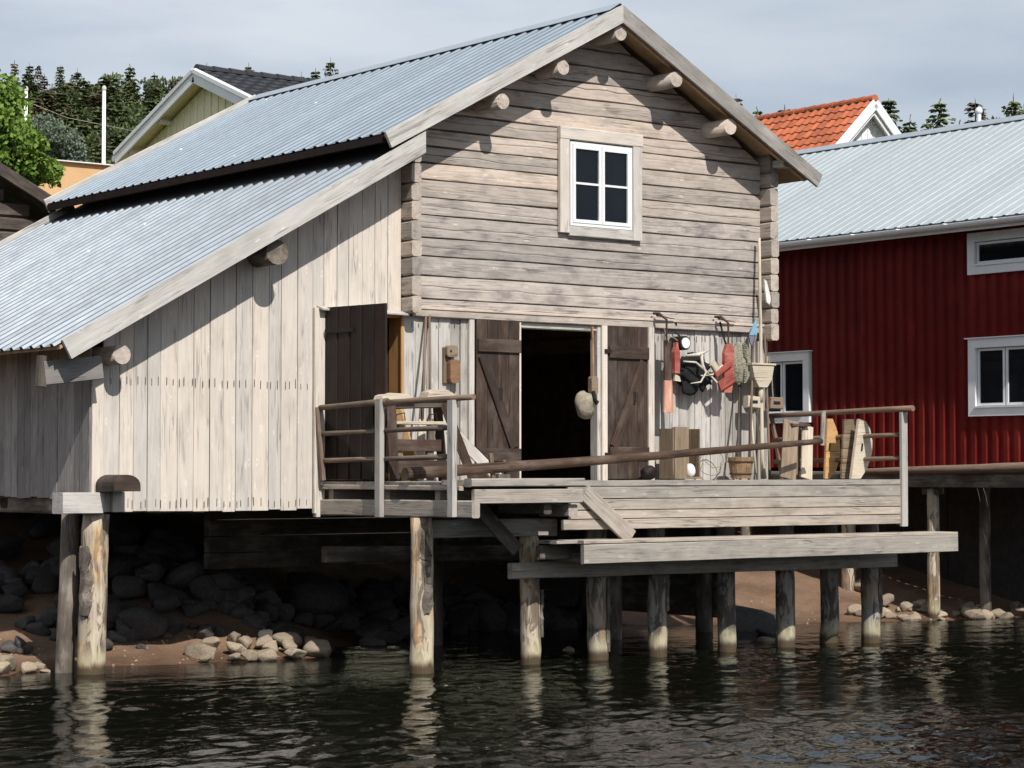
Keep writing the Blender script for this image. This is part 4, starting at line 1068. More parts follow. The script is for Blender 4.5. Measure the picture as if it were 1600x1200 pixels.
# shell boards of the trough, between the two rounded ends, opening to the left
for k in range(4):
    a0 = 1.99 + k * .183
    board('shell_board', (5.03 - .015 * (3 - k), -1.46, a0 + .09), (5.22, -1.46, a0 + .09), .178, .03, M_OLDBOX, t3)
mb = MB(); pr = [(4.98, 1.99), (5.14, 1.99), (5.26, 2.12), (5.34, 2.30), (5.35, 2.45), (5.31, 2.60), (5.24, 2.69), (5.12, 2.72)]
mb.prism(pr, 'y', -1.64, -1.60); mb.build('end_board', M_PALE, t3)
board('handle_slot', (5.155, -1.645, 2.33), (5.17, -1.645, 2.42), .022, .012, M_BLACK, t3)
OFF[0] = 0.0
# ================================================================== RED HOUSE
rh = thing('red_warehouse', (14.0, 1.0, 1.7), 'dark red sheet-clad warehouse with pale metal roof and white framed windows', 'warehouse')
RX = 10.3
def red_panel(y0, y1, z0, z1):
    pitch = .2; yy = []; hh = []
    k0 = math.floor(y0 / pitch) - 1; pts = []
    for k in range(k0, int(y1 / pitch) + 2):
        a = k * pitch
        pts += [(a, 0), (a + .022, .035), (a + .098, .035), (a + .12, 0)]
    def h_at(q):
        for (a, ha), (b, hb) in zip(pts, pts[1:]):
            if a <= q <= b: return ha + (hb - ha) * ((q - a) / (b - a) if b > a else 0)
        return 0
    ys_ = sorted(set([y0, y1] + [p[0] for p in pts if y0 < p[0] < y1]))
    n = len(ys_); ym = (y0 + y1) / 2
    V = [(-h_at(q), q - ym, 0) for q in ys_] + [(-h_at(q), q - ym, z1 - z0) for q in ys_] + [(.01 - h_at(q), q - ym, 0) for q in ys_] + [(.01 - h_at(q), q - ym, z1 - z0) for q in ys_]
    F = [(i, n + i, n + i + 1, i + 1) for i in range(n - 1)] + [(2*n + i, 2*n + i + 1, 3*n + i + 1, 3*n + i) for i in range(n - 1)]
    F += [(i, i + 1, 2*n + i + 1, 2*n + i) for i in range(n - 1)] + [(n + i, 3*n + i, 3*n + i + 1, n + i + 1) for i in range(n - 1)]
    put('cladding_panel', mesh('cladding_panel', V, F, M_REDWALL), Matrix.Translation((RX, ym, z0)), rh)
cols = [(-1.6, -.40, None), (-.40, .91, ((2.14, 2.87), (3.98, 4.91), (5.51, 5.72))), (.91, 4.15, None), (4.15, 5.4, ((2.14, 2.84), (3.94, 5.72))), (5.4, 9.4, None)]
for a, b, spans in cols:
    n = max(1, round((b - a) / 1.0)); st = (b - a) / n
    for i in range(n):
        for (z0, z1) in spans or ((2.14, 5.72),):
            red_panel(a + i * st, a + (i + 1) * st - .004, z0, z1)
def red_window(y0, y1, z0, z1, mull, topflash=True):
    w = MB(); c = .13
    w.box(RX - .075, RX + .02, y0, y0 + c, z0, z1).box(RX - .075, RX + .02, y1 - c, y1, z0, z1)
    w.box(RX - .075, RX + .02, y0 + c, y1 - c, z0, z0 + c).box(RX - .075, RX + .02, y0 + c, y1 - c, z1 - c, z1)
    w = w.build('window', M_WHITE, rh)
    if topflash: MB().box(RX - .10, RX, y0 - .05, y1 + .05, z1 + .003, z1 + .02).build('drip_cap', M_WHITE, w)
    MB().box(RX - .095, RX, y0 + c, y1 - c, z0 + c - .01, z0 + c + .014).build('sill', M_WHITE, w)
    n = mull; aw = (y1 - y0 - 2 * c) / n
    grey = M_WHITE
    for i in range(n):
        a = y0 + c + i * aw + .012; b = a + aw - .024; za, zb = z0 + c + .02, z1 - c - .01; e = .035; f0, f1 = RX - .03, RX + .01
        s = MB(); s.box(f0, f1, a, a + e, za, zb).box(f0, f1, b - e, b, za, zb).box(f0, f1, a + e, b - e, za, za + e).box(f0, f1, a + e, b - e, zb - e, zb)
        s.build('sash', grey, w)
        MB().box(RX - .012, RX - .006, a + e - .004, b - e + .004, za + e - .004, zb - e + .004).build('pane', M_GLASS, w)
    MB().box(RX + .15, RX + .17, y0 - .3, y1 + .3, z0 - .2, z1 + .2).build('dark_room_panel', M_BLACK, w)  # black panel added behind the panes to stand for the dark room
red_window(-.40, .91, 2.87, 3.98, 2); red_window(4.15, 5.4, 2.84, 3.94, 2); red_window(-.40, .91, 4.91, 5.51, 1, False)
mb = MB(); mb.box(10.36, 19, 9.36, 9.42, 2.1, 5.7).box(18.9, 19, -1.6, 9.4, 2.1, 5.7).prism([(10.36, 2.1), (18.9, 2.1), (18.9, 5.5), (14.3, 7.7), (10.36, 5.7)], 'y', -1.6, -1.55).box(10.36, 19, -1.5, 9.3, 2.0, 2.1); mb.build('rear_walls', M_REDWALL, rh)
RE = 9.87; RZ = 5.66; RS = .5; RRX = 14.3
rrz = RZ + RS * (RRX - RE)
rd = deck('roof', RRX, rrz - .03, RE + .02, RZ - .03 + .01, -1.95, 9.0, .04, rh, M_WHITE)
rd2 = deck('roof', RRX + .01, rrz - .03, RRX + 4.6, rrz - .03 - 4.59 * RS, -1.95, 9.0, .04, rh, M_WHITE)
sheet_roof(rd, M_ROOF2, RRX - .02, rrz - .01, RE, RZ, -1.95, 9.0, ht=.012)
sheet_roof(rd2, M_ROOF2, RRX + .02, rrz - .01, RRX + 4.6, rrz - 4.58 * RS, -1.95, 9.0, ht=.012)
mb = MB(); mb.prism([(RRX - .2, rrz - .06), (RRX, rrz + .05), (RRX + .2, rrz - .06), (RRX + .2, rrz - .07), (RRX, rrz + .04), (RRX - .2, rrz - .07)], 'y', -1.95, 9.0); mb.build('ridge_cap', M_GALV, rh)
mb = MB(); pr = [(RE - .02 + .06 * math.cos(a), RZ - .045 + .06 * math.sin(a)) for a in np.linspace(math.pi, 2 * math.pi, 8)] + [(RE - .02 + .052 * math.cos(a), RZ - .045 + .052 * math.sin(a)) for a in np.linspace(2 * math.pi, math.pi, 8)]
mb.prism(pr, 'y', -1.95, 9.0); mb.build('gutter', M_WHITE, rh)
MB().box(RE + .045, RE + .07, -1.95, 9.0, RZ - .15, RZ - .02).build('fascia', M_WHITE, rh)
for i in range(12):
    MB().box(RE - .085, RE + .06, -1.8 + i * .92, -1.775 + i * .92, RZ - .04, RZ - .025).build('gutter_bracket', M_WHITE, rh)
vp_ = thing('vent_pipe', (14.6, 4.49, 7.6), 'slim white vent pipe with round cap on the pale warehouse ridge', 'vent pipe')
mb = MB(); mb.tube([(14.6, 4.49, 7.6), (14.6, 4.49, 8.12)], .04, 10); mb.build('pipe', M_WHITE, vp_)
blob('cap', (14.6, 4.49, 8.16), .065, .065, .07, M_WHITE, vp_, 1, .02, 2)

# terrace of the red house
te = thing('warehouse_terrace', (9.7, 0, 1.9), 'timber terrace along the red warehouse wall with a log laid on its edge', 'terrace')
for i in range(9):
    board('deck_plank', (9.26 + i * .12, -1.3, 2.06), (9.26 + i * .12, 8.5, 2.06), .113, .035, M_DECK, te, face=(0, 0, 1))
board('edge_beam', (9.2, -1.3, 1.95), (9.2, 8.5, 1.95), .19, .06, M_POSTD, te, face=(-1, 0, 0))
pole('edge_log', (9.17, -1.7, 2.135), (9.17, 2.4, 2.065), .088, .035, M_RAIL, te, n=12, wob=.006)
for (x, yy, m_, r_) in ((9.32, .77, M_POST, .085), (9.4, 2.5, M_POST, .10), (10.15, .55, M_POSTD, .08), (9.32, -1.15, M_POSTD, .09), (9.32, 4.6, M_POSTD, .09), (10.2, -1.2, M_POSTD, .09)):
    pole('pile', (x, yy, -.9), (x, yy, 1.86), r_ + .006, r_, m_, te, n=12, wob=.004)
board('cap_block', (9.32, .62, 1.8), (9.32, .93, 1.8), .1, .12, M_POSTD, te, face=(-1, 0, 0))
mb = MB()
for i in range(9): mb.box(11.3, 11.5, -3.7 + i * 1.5, -3.7 + i * 1.5 + 1.48, -.4, 2.0)
tag(mb.build('foundation_stones', M_ROCKG, te), kind='stuff')
# small tree of wire under terrace
tag(pole('hanging_wire', (9.25, -.1, 1.86), (9.27, -.14, 1.66), .006, .004, M_CLOTH, None, n=5), 'bit of white wire dangling below the warehouse terrace edge', 'wire')

# ================================================================== ORANGE ROOF HOUSE
OY = 22.0; OAX, OAZ = 30.4, 12.2; OS = .92
oh = thing('orange_roof_house', (OAX, OY + 5, 3.0), 'white gabled house with steep orange clay tile roof behind the warehouse', 'house')
def z_o(x): return OAZ - OS * abs(x - OAX)
mb = MB(); mb.prism([(OAX - 4.0, 3.0), (OAX + 4.0, 3.0), (OAX + 4.0, z_o(OAX + 4) - .2), (OAX, OAZ - .2), (OAX - 4.0, z_o(OAX - 4) - .2)], 'y', OY + .32, OY + 9.5); mb.build('wall', M_WHITE, oh)
for s_ in (-1, 1):
    mb = MB(); mb.prism([(OAX, OAZ - .19), (OAX + s_ * 4.55, z_o(OAX + 4.55) - .19), (OAX + s_ * 4.55, z_o(OAX + 4.55) - .22), (OAX, OAZ - .22)], 'y', OY + .03, OY + .31); mb.build('soffit', M_WHITE, oh)
for i in range(34):
    x = OAX - 3.9 + i * .236
    board('wall_board', (x, OY + .31, 5.0), (x, OY + .31, max(5.1, z_o(x) - .35)), .10, .03, M_WHITE, oh)
orf = deck('roof', OAX, OAZ - .06, OAX - 4.6, z_o(OAX - 4.6) - .06, OY, OY + 10, .12, oh, M_TERRA)
deck('roof', OAX + .01, OAZ - .06, OAX + 4.6, z_o(OAX + 4.6) - .06, OY, OY + 10, .12, oh, M_TERRA)
cs, sn = 1 / math.hypot(1, OS), OS / math.hypot(1, OS)
def tile_mesh():
    w, l = .30, .40; n = 8; V = []; F = []
    for j, (u, lift) in enumerate(((0, .0), (l, .035))):
        for i in range(n + 1):
            t = i / n; h = .045 * math.sin(t * math.pi * 1.0) ** 1.5 if t < .62 else .045 * max(0, math.sin(t * math.pi)) * .3
            V.append((-u * cs - (-(h + lift)) * 0 - sn * (h + lift), t * w, -u * sn + cs * (h + lift)))
    for i in range(n): F.append((i, i + 1, n + 2 + i, n + 1 + i))
    b = len(V)
    for i in range(n + 1):
        x, y, z = V[n + 1 + i]; V.append((x + sn * .03, y, z - cs * .03))
    for i in range(n): F.append((n + 1 + i, n + 2 + i, b + i + 1, b + i))
    return mesh('tile', V, F, M_TERRA)
tm = tile_mesh()
rows = 11; colsn = 26
for r_ in range(rows):
    for c_ in range(colsn):
        u = r_ * .36 + .03
        put('tile', tm, Matrix.Translation((OAX - u * cs - .0, OY - .02 + c_ * .29, OAZ + .01 - u * sn + R.uniform(-.004, .004))), orf)
mb = MB()
for r_ in range(rows):
    for c_ in range(colsn, 34):
        u = r_ * .36 + .03; ox, oy, oz = OAX - u * cs, OY - .02 + c_ * .29, OAZ + .01 - u * sn
        b = len(mb.v); mb.v += [(v.co.x + ox, v.co.y + oy, v.co.z + oz) for v in tm.vertices]; mb.f += [tuple(b + k for k in p.vertices) for p in tm.polygons]
for r_ in range(rows, 17):
    for c_ in range(34):
        u = r_ * .36 + .03; ox, oy, oz = OAX - u * cs, OY - .02 + c_ * .29, OAZ + .01 - u * sn
        b = len(mb.v); mb.v += [(v.co.x + ox, v.co.y + oy, v.co.z + oz) for v in tm.vertices]; mb.f += [tuple(b + k for k in p.vertices) for p in tm.polygons]
tag(mb.build('far_tiles', M_TERRA, orf), kind='stuff')
for i in range(26):
    mb = MB(); y0 = OY - .05 + i * .38
    for (yy, rr) in ((y0, .13), (y0 + .40, .105)):
        for a in np.linspace(-.2, math.pi + .2, 8): mb.v.append((OAX + rr * math.cos(a), yy, OAZ + .0 + rr * math.sin(a)))
    mb.f = [(j, j + 1, 9 + j, 8 + j) for j in range(7)] + [tuple(range(8))]
    mb.build('ridge_tile', M_TERRA, oh)
for s_ in (-1, 1):
    board('barge_board', (OAX, OY - .06, OAZ - .12), (OAX + s_ * 4.65, OY - .06, z_o(OAX + 4.65) - .12), .26, .05, M_WHITE, oh)
    board('barge_board', (OAX, OY + .02, OAZ - .32), (OAX + s_ * 4.5, OY + .02, z_o(OAX + 4.5) - .32), .16, .05, M_WHITE, oh)
board('cable_bracket', (26.6, 25.0, 11.6), (27.6, 25.2, 11.62), .1, .1, M_IRON, oh)

# ================================================================== YELLOW HOUSE
YX = 8.0; YAY, YAZ = 19.56, 10.3; YS = .385
yh_ = thing('yellow_house', (13, YAY, 2.5), 'pale yellow board house with black tile roof and white barge boards', 'house')
def z_y(y): return YAZ - YS * abs(y - YAY)
mb = MB(); mb.prism([(YAY - 5.4, 2.5), (YAY + 3.0, 2.5), (YAY + 3.0, z_y(YAY + 3.0) - .25), (YAY, YAZ - .25), (YAY - 5.4, z_y(YAY - 5.4) - .25)], 'x', YX + .35, YX + 10); mb.build('wall', M_YELLOW, yh_)
for i in range(30):
    yy = YAY - 5.3 + i * .29
    if yy > YAY + 2.95: break
    board('cover_strip', (YX + .34, yy, 6.0), (YX + .34, yy, z_y(yy) - .3), .06, .03, M_YELLOW, yh_, face=(-1, 0, 0))
for s_, yo in ((1, 3.42), (-1, 5.9)):
    mb = MB(); a, b = YAY, YAY + s_ * yo; z0, z1 = YAZ - .04, z_y(b) - .04
    mb.prism([(a, z0), (b, z1), (b, z1 - .1), (a, z0 - .1)], 'x', YX + .02, YX + 10.3); rp = mb.build('roof', M_SLATE, yh_)
    mb = MB(); mb.prism([(a, z0 - .103), (b, z1 - .103), (b, z1 - .13), (a, z0 - .13)], 'x', YX + .03, YX + 10.2); mb.build('soffit', M_YELLOW, yh_)
    board('barge_board', (YX, a, YAZ - .14), (YX, b, z_y(b) - .14), .30, .05, M_WHITE, yh_, face=(-1, 0, 0))
    board('barge_board', (YX - .03, a, YAZ - .05), (YX - .03, b, z_y(b) - .05), .09, .05, M_WHITE, yh_, face=(-1, 0, 0))
    mb = MB()
    for k in range(17):
        u0 = k * .36
        if u0 > yo: break
        for j in range(34):
            x0 = YX + .05 + j * .3
            ya, yb = a + s_ * u0, a + s_ * (u0 + .36); za, zb = z_y(ya), z_y(yb)
            mb.v += [(x0, ya, za - .03), (x0 + .15, ya, za + .0), (x0 + .3, ya, za - .03), (x0, yb, zb + .01), (x0 + .15, yb, zb + .05), (x0 + .3, yb, zb + .01), (x0, yb, zb - .04), (x0 + .3, yb, zb - .04)]
            q = len(mb.v) - 8; mb.f += [(q, q + 1, q + 4, q + 3), (q + 1, q + 2, q + 5, q + 4), (q + 3, q + 4, q + 5, q + 7, q + 6)]
    tag(mb.build('roof_tiles', M_SLATE, rp), kind='stuff')
for j in range(26):
    mb = MB(); x0 = YX + .05 + j * .38
    for (xx, rr) in ((x0, .12), (x0 + .40, .10)):
        for a in np.linspace(0, math.pi, 6): mb.v.append((xx, YAY + rr * math.cos(a), YAZ - .02 + rr * math.sin(a)))
    mb.f = [(k, k + 1, 7 + k, 6 + k) for k in range(5)] + [tuple(range(6))]; mb.build('ridge_tile', M_SLATE, yh_)
pole('gutter', (YX - .02, YAY + 3.48, z_y(YAY + 3.45) - .14), (YX + 10, YAY + 3.48, z_y(YAY + 3.45) - .14), .07, .07, M_WHITE, yh_, n=10)
for yy in (YAY + 2.9, YAY + 1.6): board('rafter_end', (YX + .05, yy, z_y(yy) - .28), (YX + .6, yy, z_y(yy) - .28), .12, .08, M_WHITE, yh_, face=(0, 0, 1))
board('corner_board', (YX + .33, YAY + 2.93, 3), (YX + .33, YAY + 2.93, z_y(YAY + 2.93) - .4), .16, .04, M_WHITE, yh_, face=(-1, 0, 0))

# peach building and shed roof to the left
pc = thing('peach_building', (8, 27, 2.5), 'flat-topped peach rendered building beyond the old log shed', 'building')
MB().box(5.6, 10.6, 25.2, 31, 2.5, 8.98).build('wall', M_PEACH, pc)
MB().box(5.5, 10.7, 25.1, 31.1, 8.985, 9.01).build('parapet_cap', M_WHITE, pc)
pr_ = thing('porch_roof', (8.5, 21.5, 8.0), 'small white edged roof slope under the yellow house eave', 'porch')
board('fascia', (9.4, 24.6, 8.65), (9.4, 22.3, 9.05), .3, .06, M_WHITE, pr_, face=(-1, 0, 0))
board('tile_edge', (9.45, 25.2, 8.55), (9.45, 22.2, 9.08), .06, .9, M_TERRA, pr_, face=(1, 0, 0))

SY = 9.2
sd = thing('log_shed', (-3.5, SY + 2.5, 1.7), 'old dark grey log shed with sloping roof behind the lean-to', 'shed')
sx0 = .85; sz0 = 5.535
def z_s(x): return sz0 + .52 * (sx0 - x)
for k in range(20):
    z = 2.0 + k * .21; xe = min(.45, sx0 - (z + .3 - sz0 + .1) / .52)
    if xe < -6: break
    board('log', (-7.0, SY + .35, z + .1), (xe, SY + .35, z + .1), .20, .16, M_SHED, sd, bev=.03, wob=.003)
mb = MB(); mb.prism([(sx0, sz0), (-4.2, z_s(-4.2)), (-4.2, z_s(-4.2) - .12), (sx0, sz0 - .12)], 'y', SY + .03, SY + 6); mb.build('roof', M_TARRED2, sd)
mb = MB(); mb.prism([(-8.3, sz0), (-4.205, z_s(-4.2)), (-4.205, z_s(-4.2) - .12), (-8.3, sz0 - .12)], 'y', SY + .03, SY + 6); mb.build('roof', M_TARRED2, sd)
board('barge_board', (sx0 + .02, SY, sz0 - .07), (-4.2, SY, z_s(-4.2) - .07), .17, .05, M_SHED, sd)
board('log', (.4, SY + .45, 3.5), (.4, SY + 6, 3.5), 3.2, .15, M_SHED, sd, face=(1, 0, 0))

# flagpoles and wire
def flagpole(x, y, zt_, lab):
    t_ = thing('flagpole', (x, y, 3), lab, 'flagpole', 'white flagpoles')
    pole('pole', (x, y, 3), (x, y, zt_), .07, .045, M_WHITE, t_, n=10)
    blob('finial', (x, y, zt_ + .06), .06, .06, .08, M_BONE, t_, 2, .02, 2)
flagpole(9.21, 30.0, 11.33, 'left slimmer white flagpole above the bright green maple')
flagpole(11.42, 30.2, 11.60, 'right white flagpole rising between the peach building and yellow house')
mb = MB(); mb.tube([(4.2, 24.5, 11.25), (7, 28, 11.1), (10.75, 30.9, 10.95), (13.5, 31.8, 10.9)], .005, 5)
tag(mb.build('overhead_wire', M_BONE, None), 'thin overhead wire crossing behind the two flagpoles', 'wire')

# ================================================================== ROCKS
import bmesh
from mathutils import noise as mnoise
def rock_mesh(seed, mat, sub=3):
    rs = random.Random(seed); bm = bmesh.new(); bmesh.ops.create_icosphere(bm, subdivisions=sub, radius=1.0)
    off = Vector((rs.uniform(-50, 50), rs.uniform(-50, 50), 0)); planes = [(Vector((rs.gauss(0, 1), rs.gauss(0, 1), rs.gauss(0, 1))).normalized(), rs.uniform(.45, .80)) for _ in range(14)]
    sx, sy, sz = rs.uniform(.85, 1.2), rs.uniform(.75, 1.0), rs.uniform(.55, .8)
    for v in bm.verts:
        for n_, d_ in planes:
            e = v.co.dot(n_) - d_
            if e > 0: v.co -= n_ * e * .93
        v.co *= 1 + .13 * mnoise.noise(v.co * 1.5 + off) + .06 * mnoise.noise(v.co * 4 + off) + .03 * mnoise.noise(v.co * 11 + off)
        v.co = Vector((v.co.x * sx, v.co.y * sy, v.co.z * sz))
    m = bpy.data.meshes.new('rock'); bm.to_mesh(m); bm.free(); m.materials.append(mat)
    m.polygons.foreach_set("use_smooth", [True] * len(m.polygons)); return m
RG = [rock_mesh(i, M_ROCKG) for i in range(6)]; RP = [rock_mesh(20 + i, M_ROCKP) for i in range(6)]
def rock(x, y, s, kind, label, group=None, dz=0, z=None):
    me = (RG if kind == 'g' else RP)[R.randrange(6)]
    zz = (float(ground_z(x, y)) if z is None else z) + s * .32 + dz
    M = Matrix.Translation((x, y, zz)) @ Matrix.Rotation(R.uniform(0, 6.28), 4, 'Z') @ Matrix.Rotation(R.uniform(-.4, .4), 4, 'X') @ Matrix.Scale(s, 4)
    return tag(put('rock', me, M), label, 'rock', group)
# lit pile left of centre
pile = [(-1.05, .50, .225, 'largest rounded pinkish rock at the right end of the sunlit pile'),
        (-1.42, .46, .19, 'mossy-footed grey rock second from the right end of the sunlit pile'),
        (-1.82, .42, .15, 'squarish rock touching the water in the middle of the sunlit pile'),
        (-2.35, .85, .22, 'long pale flat rock at the left end of the sunlit pile')]
for x, y, s, lab in pile: rock(x, y, s, 'p', lab, 'rocks in the sunlit pile')
for (x, y, s) in ((-1.5, .95, .18), (-1.15, 1.05, .19), (-.85, .95, .16), (-1.75, .95, .14), (-1.95, .8, .16), (-2.0, .45, .11), (-2.15, .5, .1), (-1.6, .65, .13), (-2.1, 1.1, .13), (-1.3, .75, .14), (-2.5, .55, .08), (-1.75, 1.2, .12)):
    rock(x, y, s, 'p', 'small tan rock lying in the sunlit pile by the water', 'rocks in the sunlit pile', dz=.03)
for (x, y, s) in ((-4.75, .75, .16), (-4.55, .62, .12), (-4.9, .5, .14), (-4.38, .55, .09), (-5.1, .7, .17), (-5.2, 1.2, .2), (-4.7, 1.15, .13), (-4.35, .8, .1), (-5.4, .6, .15)):
    rock(x, y, s, 'p', 'tan rock on the small spit left of the lean-to piles', 'rocks left of the lean-to piles')
# riprap in the dark under the floor
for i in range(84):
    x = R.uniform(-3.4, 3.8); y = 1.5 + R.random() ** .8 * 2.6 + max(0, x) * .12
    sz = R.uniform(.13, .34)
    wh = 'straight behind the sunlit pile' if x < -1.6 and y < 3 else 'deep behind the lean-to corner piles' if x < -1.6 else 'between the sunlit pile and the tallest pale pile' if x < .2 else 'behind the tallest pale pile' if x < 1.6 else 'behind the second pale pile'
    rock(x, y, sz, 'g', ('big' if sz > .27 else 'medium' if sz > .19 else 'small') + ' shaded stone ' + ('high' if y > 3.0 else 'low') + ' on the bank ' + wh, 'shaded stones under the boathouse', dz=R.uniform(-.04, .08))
for i in range(96):  # further stones added to cover the bank and darken it
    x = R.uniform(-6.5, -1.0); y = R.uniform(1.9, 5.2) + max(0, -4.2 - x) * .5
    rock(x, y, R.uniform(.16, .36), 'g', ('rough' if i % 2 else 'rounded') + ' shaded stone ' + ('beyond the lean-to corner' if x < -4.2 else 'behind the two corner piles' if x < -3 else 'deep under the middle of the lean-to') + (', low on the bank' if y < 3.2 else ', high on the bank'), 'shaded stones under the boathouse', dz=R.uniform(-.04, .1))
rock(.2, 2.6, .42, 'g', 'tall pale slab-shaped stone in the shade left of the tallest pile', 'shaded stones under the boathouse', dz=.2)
for i in range(84):  # small dark stones added so the shaded sand looks darker
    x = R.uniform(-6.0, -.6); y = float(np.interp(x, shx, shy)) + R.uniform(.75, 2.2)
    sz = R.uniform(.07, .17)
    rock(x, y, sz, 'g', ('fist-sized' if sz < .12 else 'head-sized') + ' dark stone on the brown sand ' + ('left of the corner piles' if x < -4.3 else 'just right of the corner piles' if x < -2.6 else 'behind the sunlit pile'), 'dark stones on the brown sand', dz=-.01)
for i in range(34):  # more dark stones added to darken the ground behind the piles
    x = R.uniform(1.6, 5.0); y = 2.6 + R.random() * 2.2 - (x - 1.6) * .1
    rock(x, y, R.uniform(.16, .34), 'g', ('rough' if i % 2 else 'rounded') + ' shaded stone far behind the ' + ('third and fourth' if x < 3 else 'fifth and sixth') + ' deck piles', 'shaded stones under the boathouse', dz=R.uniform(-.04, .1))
# boulder and right shore
RDm = [rock_mesh(40 + i, M_ROCKD) for i in range(2)]
for x, y, s, lab, q in ((5.95, .75, .62, 'big dark rounded boulder behind the right deck piles', 0), (5.55, .15, .30, 'half-sunk dark stone in front of the big boulder', 1)):
    tag(put('rock', RDm[q], Matrix.Translation((x, y, .05)) @ Matrix.Scale(s, 4)), lab, 'rock')
rr_list = [(9.5, 2.25, .22, 'rounded salmon pink rock at the foot of the terrace pile'), (9.1, 1.5, .26, 'large flat-topped pinkish rock on the right shore'), (9.75, 1.45, .18, 'upright pointed orange rock on the right shore'), (9.9, .55, .20, 'dark rounded rock right of the pale terrace pile')]
for x, y, s, lab in rr_list: rock(x, y, s, 'p', lab, 'rocks on the right shore')
for i in range(64):
    x = R.uniform(8.3, 11.6); y = float(np.interp(x, shx, shy)) + R.uniform(-.05, .7) - .05
    rock(x, y, R.uniform(.06, .17), 'p', 'small pale stone in the stony strip along the right waterline', 'small stones on the right waterline')
for (x, y, s) in ((2.75, -1.35, .14), (1.7, -.5, .10), (4.6, -.75, .16), (8.1, .75, .10)):
    rock(x, y, s, 'p', 'low yellowish stone breaking the water between the deck piles', 'stones in the water', z=-.05 )
mb = MB()
for i in range(260):
    x = R.choice((R.uniform(-5.2, -1.0), R.uniform(6.5, 12))); y = float(np.interp(x, shx, shy)) + R.uniform(-.05, 1.6); r_ = R.uniform(.008, .03); z = float(ground_z(x, y)); b = len(mb.v)
    for (a, c_) in ((0, 0), (1.57, 0), (3.14, 0), (4.71, 0)): mb.v.append((x + r_ * math.cos(a + i), y + r_ * .8 * math.sin(a + i), z))
    mb.v.append((x, y, z + r_ * .8)); mb.f += [(b, b+1, b+4), (b+1, b+2, b+4), (b+2, b+3, b+4), (b+3, b, b+4), (b+3, b+2, b+1, b)]
tag(mb.build('gravel', M_ROCKP, None), 'fine pebbles scattered over the brown sand at the waterline', 'gravel', kind='stuff')

# ================================================================== TREES
def spruce_crown(seed, h=12.0, w=2.1, mat=M_NEEDLE, gap=.0, pine=False):
    rs = np.random.RandomState(seed); V = []; F = []
    def card(c, d, up, L, Wd):
        d = d / (np.linalg.norm(d) + 1e-9); s = np.cross(d, up); s = s / (np.linalg.norm(s) + 1e-9)
        b = len(V); V.extend([c - s * Wd * .25, c + s * Wd * .25, c + d * L * .6 + s * Wd * .5, c + d * L, c + d * L * .55 - s * Wd * .5]); F.append((b, b + 1, b + 2, b + 3, b + 4))
    if pine:
        for k in range(26):
            t = rs.rand(); z = h * (.45 + .53 * t); rr = w * (1.05 - .6 * t ** 2.0) * rs.rand() ** .5; a = rs.rand() * 6.28
            c0 = np.array([rr * math.cos(a), rr * math.sin(a), z]); sz = rs.uniform(.55, 1.0) * (1.1 - .4 * t)
            for j in range(85):
                o = rs.normal(size=3); o = o / np.linalg.norm(o) * rs.rand() ** .4; c = c0 + o * np.array([sz, sz, sz * .5])
                dd = o + rs.normal(size=3) * .5; dd[2] += .3; card(c, dd, np.array([0, 0, 1.]) + rs.normal(size=3) * .5, rs.uniform(.12, .26), .12)
        return V, F
    z = h * .12; 
    while z < h * .985:
        t = z / h; rmax = w * (1 - t) ** .74 * rs.uniform(.75, 1.15) + .10
        nb = max(4, int(11 * (1 - t) + 5)); a0 = rs.rand() * 6.28
        for b_ in range(nb):
            if rs.rand() < gap: continue
            a = a0 + 6.28 * b_ / nb + rs.normal() * .18; L = rmax * rs.uniform(.65, 1.12)
            dirv = np.array([math.cos(a), math.sin(a), 0]); droop = .25 + .35 * (1 - t)
            m = max(3, int(L / .16))
            for j in range(m):
                q = (j + rs.rand()) / m; p = dirv * L * q + np.array([0, 0, z - droop * L * q + .22 * L * q * q]); sl = (.30 * (1 - q * .5) + .1) * (1.15 - .5 * t)
                side = np.cross(dirv, [0, 0, 1])
                for sg in (-1, 1):
                    card(p, dirv * .75 + side * sg * rs.uniform(.5, 1.1) + np.array([0, 0, -rs.uniform(.1, .75)]), np.array([0, 0, 1.]) + rs.normal(size=3) * .3, sl * rs.uniform(.8, 1.4), .17)
        z += h * .0185 * rs.uniform(.8, 1.25) * (1.2 - .55 * t)
    for j in range(6): card(np.array([0, 0, h * (.94 + j * .01)]), np.array([rs.normal() * .25, rs.normal() * .25, 1.]), np.array([1., 0, 0]), .17, .06)
    return V, F
def cm(V, F, mat, nm='crown'): return mesh(nm, V, F, mat)
SP = [cm(*spruce_crown(s, 12, w_, gap=g_), M_NEEDLE) for s, w_, g_ in ((1, 2.9, .05), (2, 2.5, .1), (3, 3.3, .12), (4, 2.2, .2))]
SB = [cm(*spruce_crown(s, 12, w_, gap=.3), M_NEEDLE2) for s, w_ in ((11, 2.4), (12, 2.0))]
PN = [cm(*spruce_crown(s, 12, 2.6, pine=True), M_PINE) for s in (21, 22)]
def trunk_mesh(): 
    mb = MB(); mb.tube([(0, 0, -.5), (0.03, 0, 4), (0, .03, 8), (0, 0, 11.9)], [.2, .15, .08, .01], 7)
    return mesh('trunk', mb.v, mb.f, M_BARK, True)
TK = trunk_mesh()
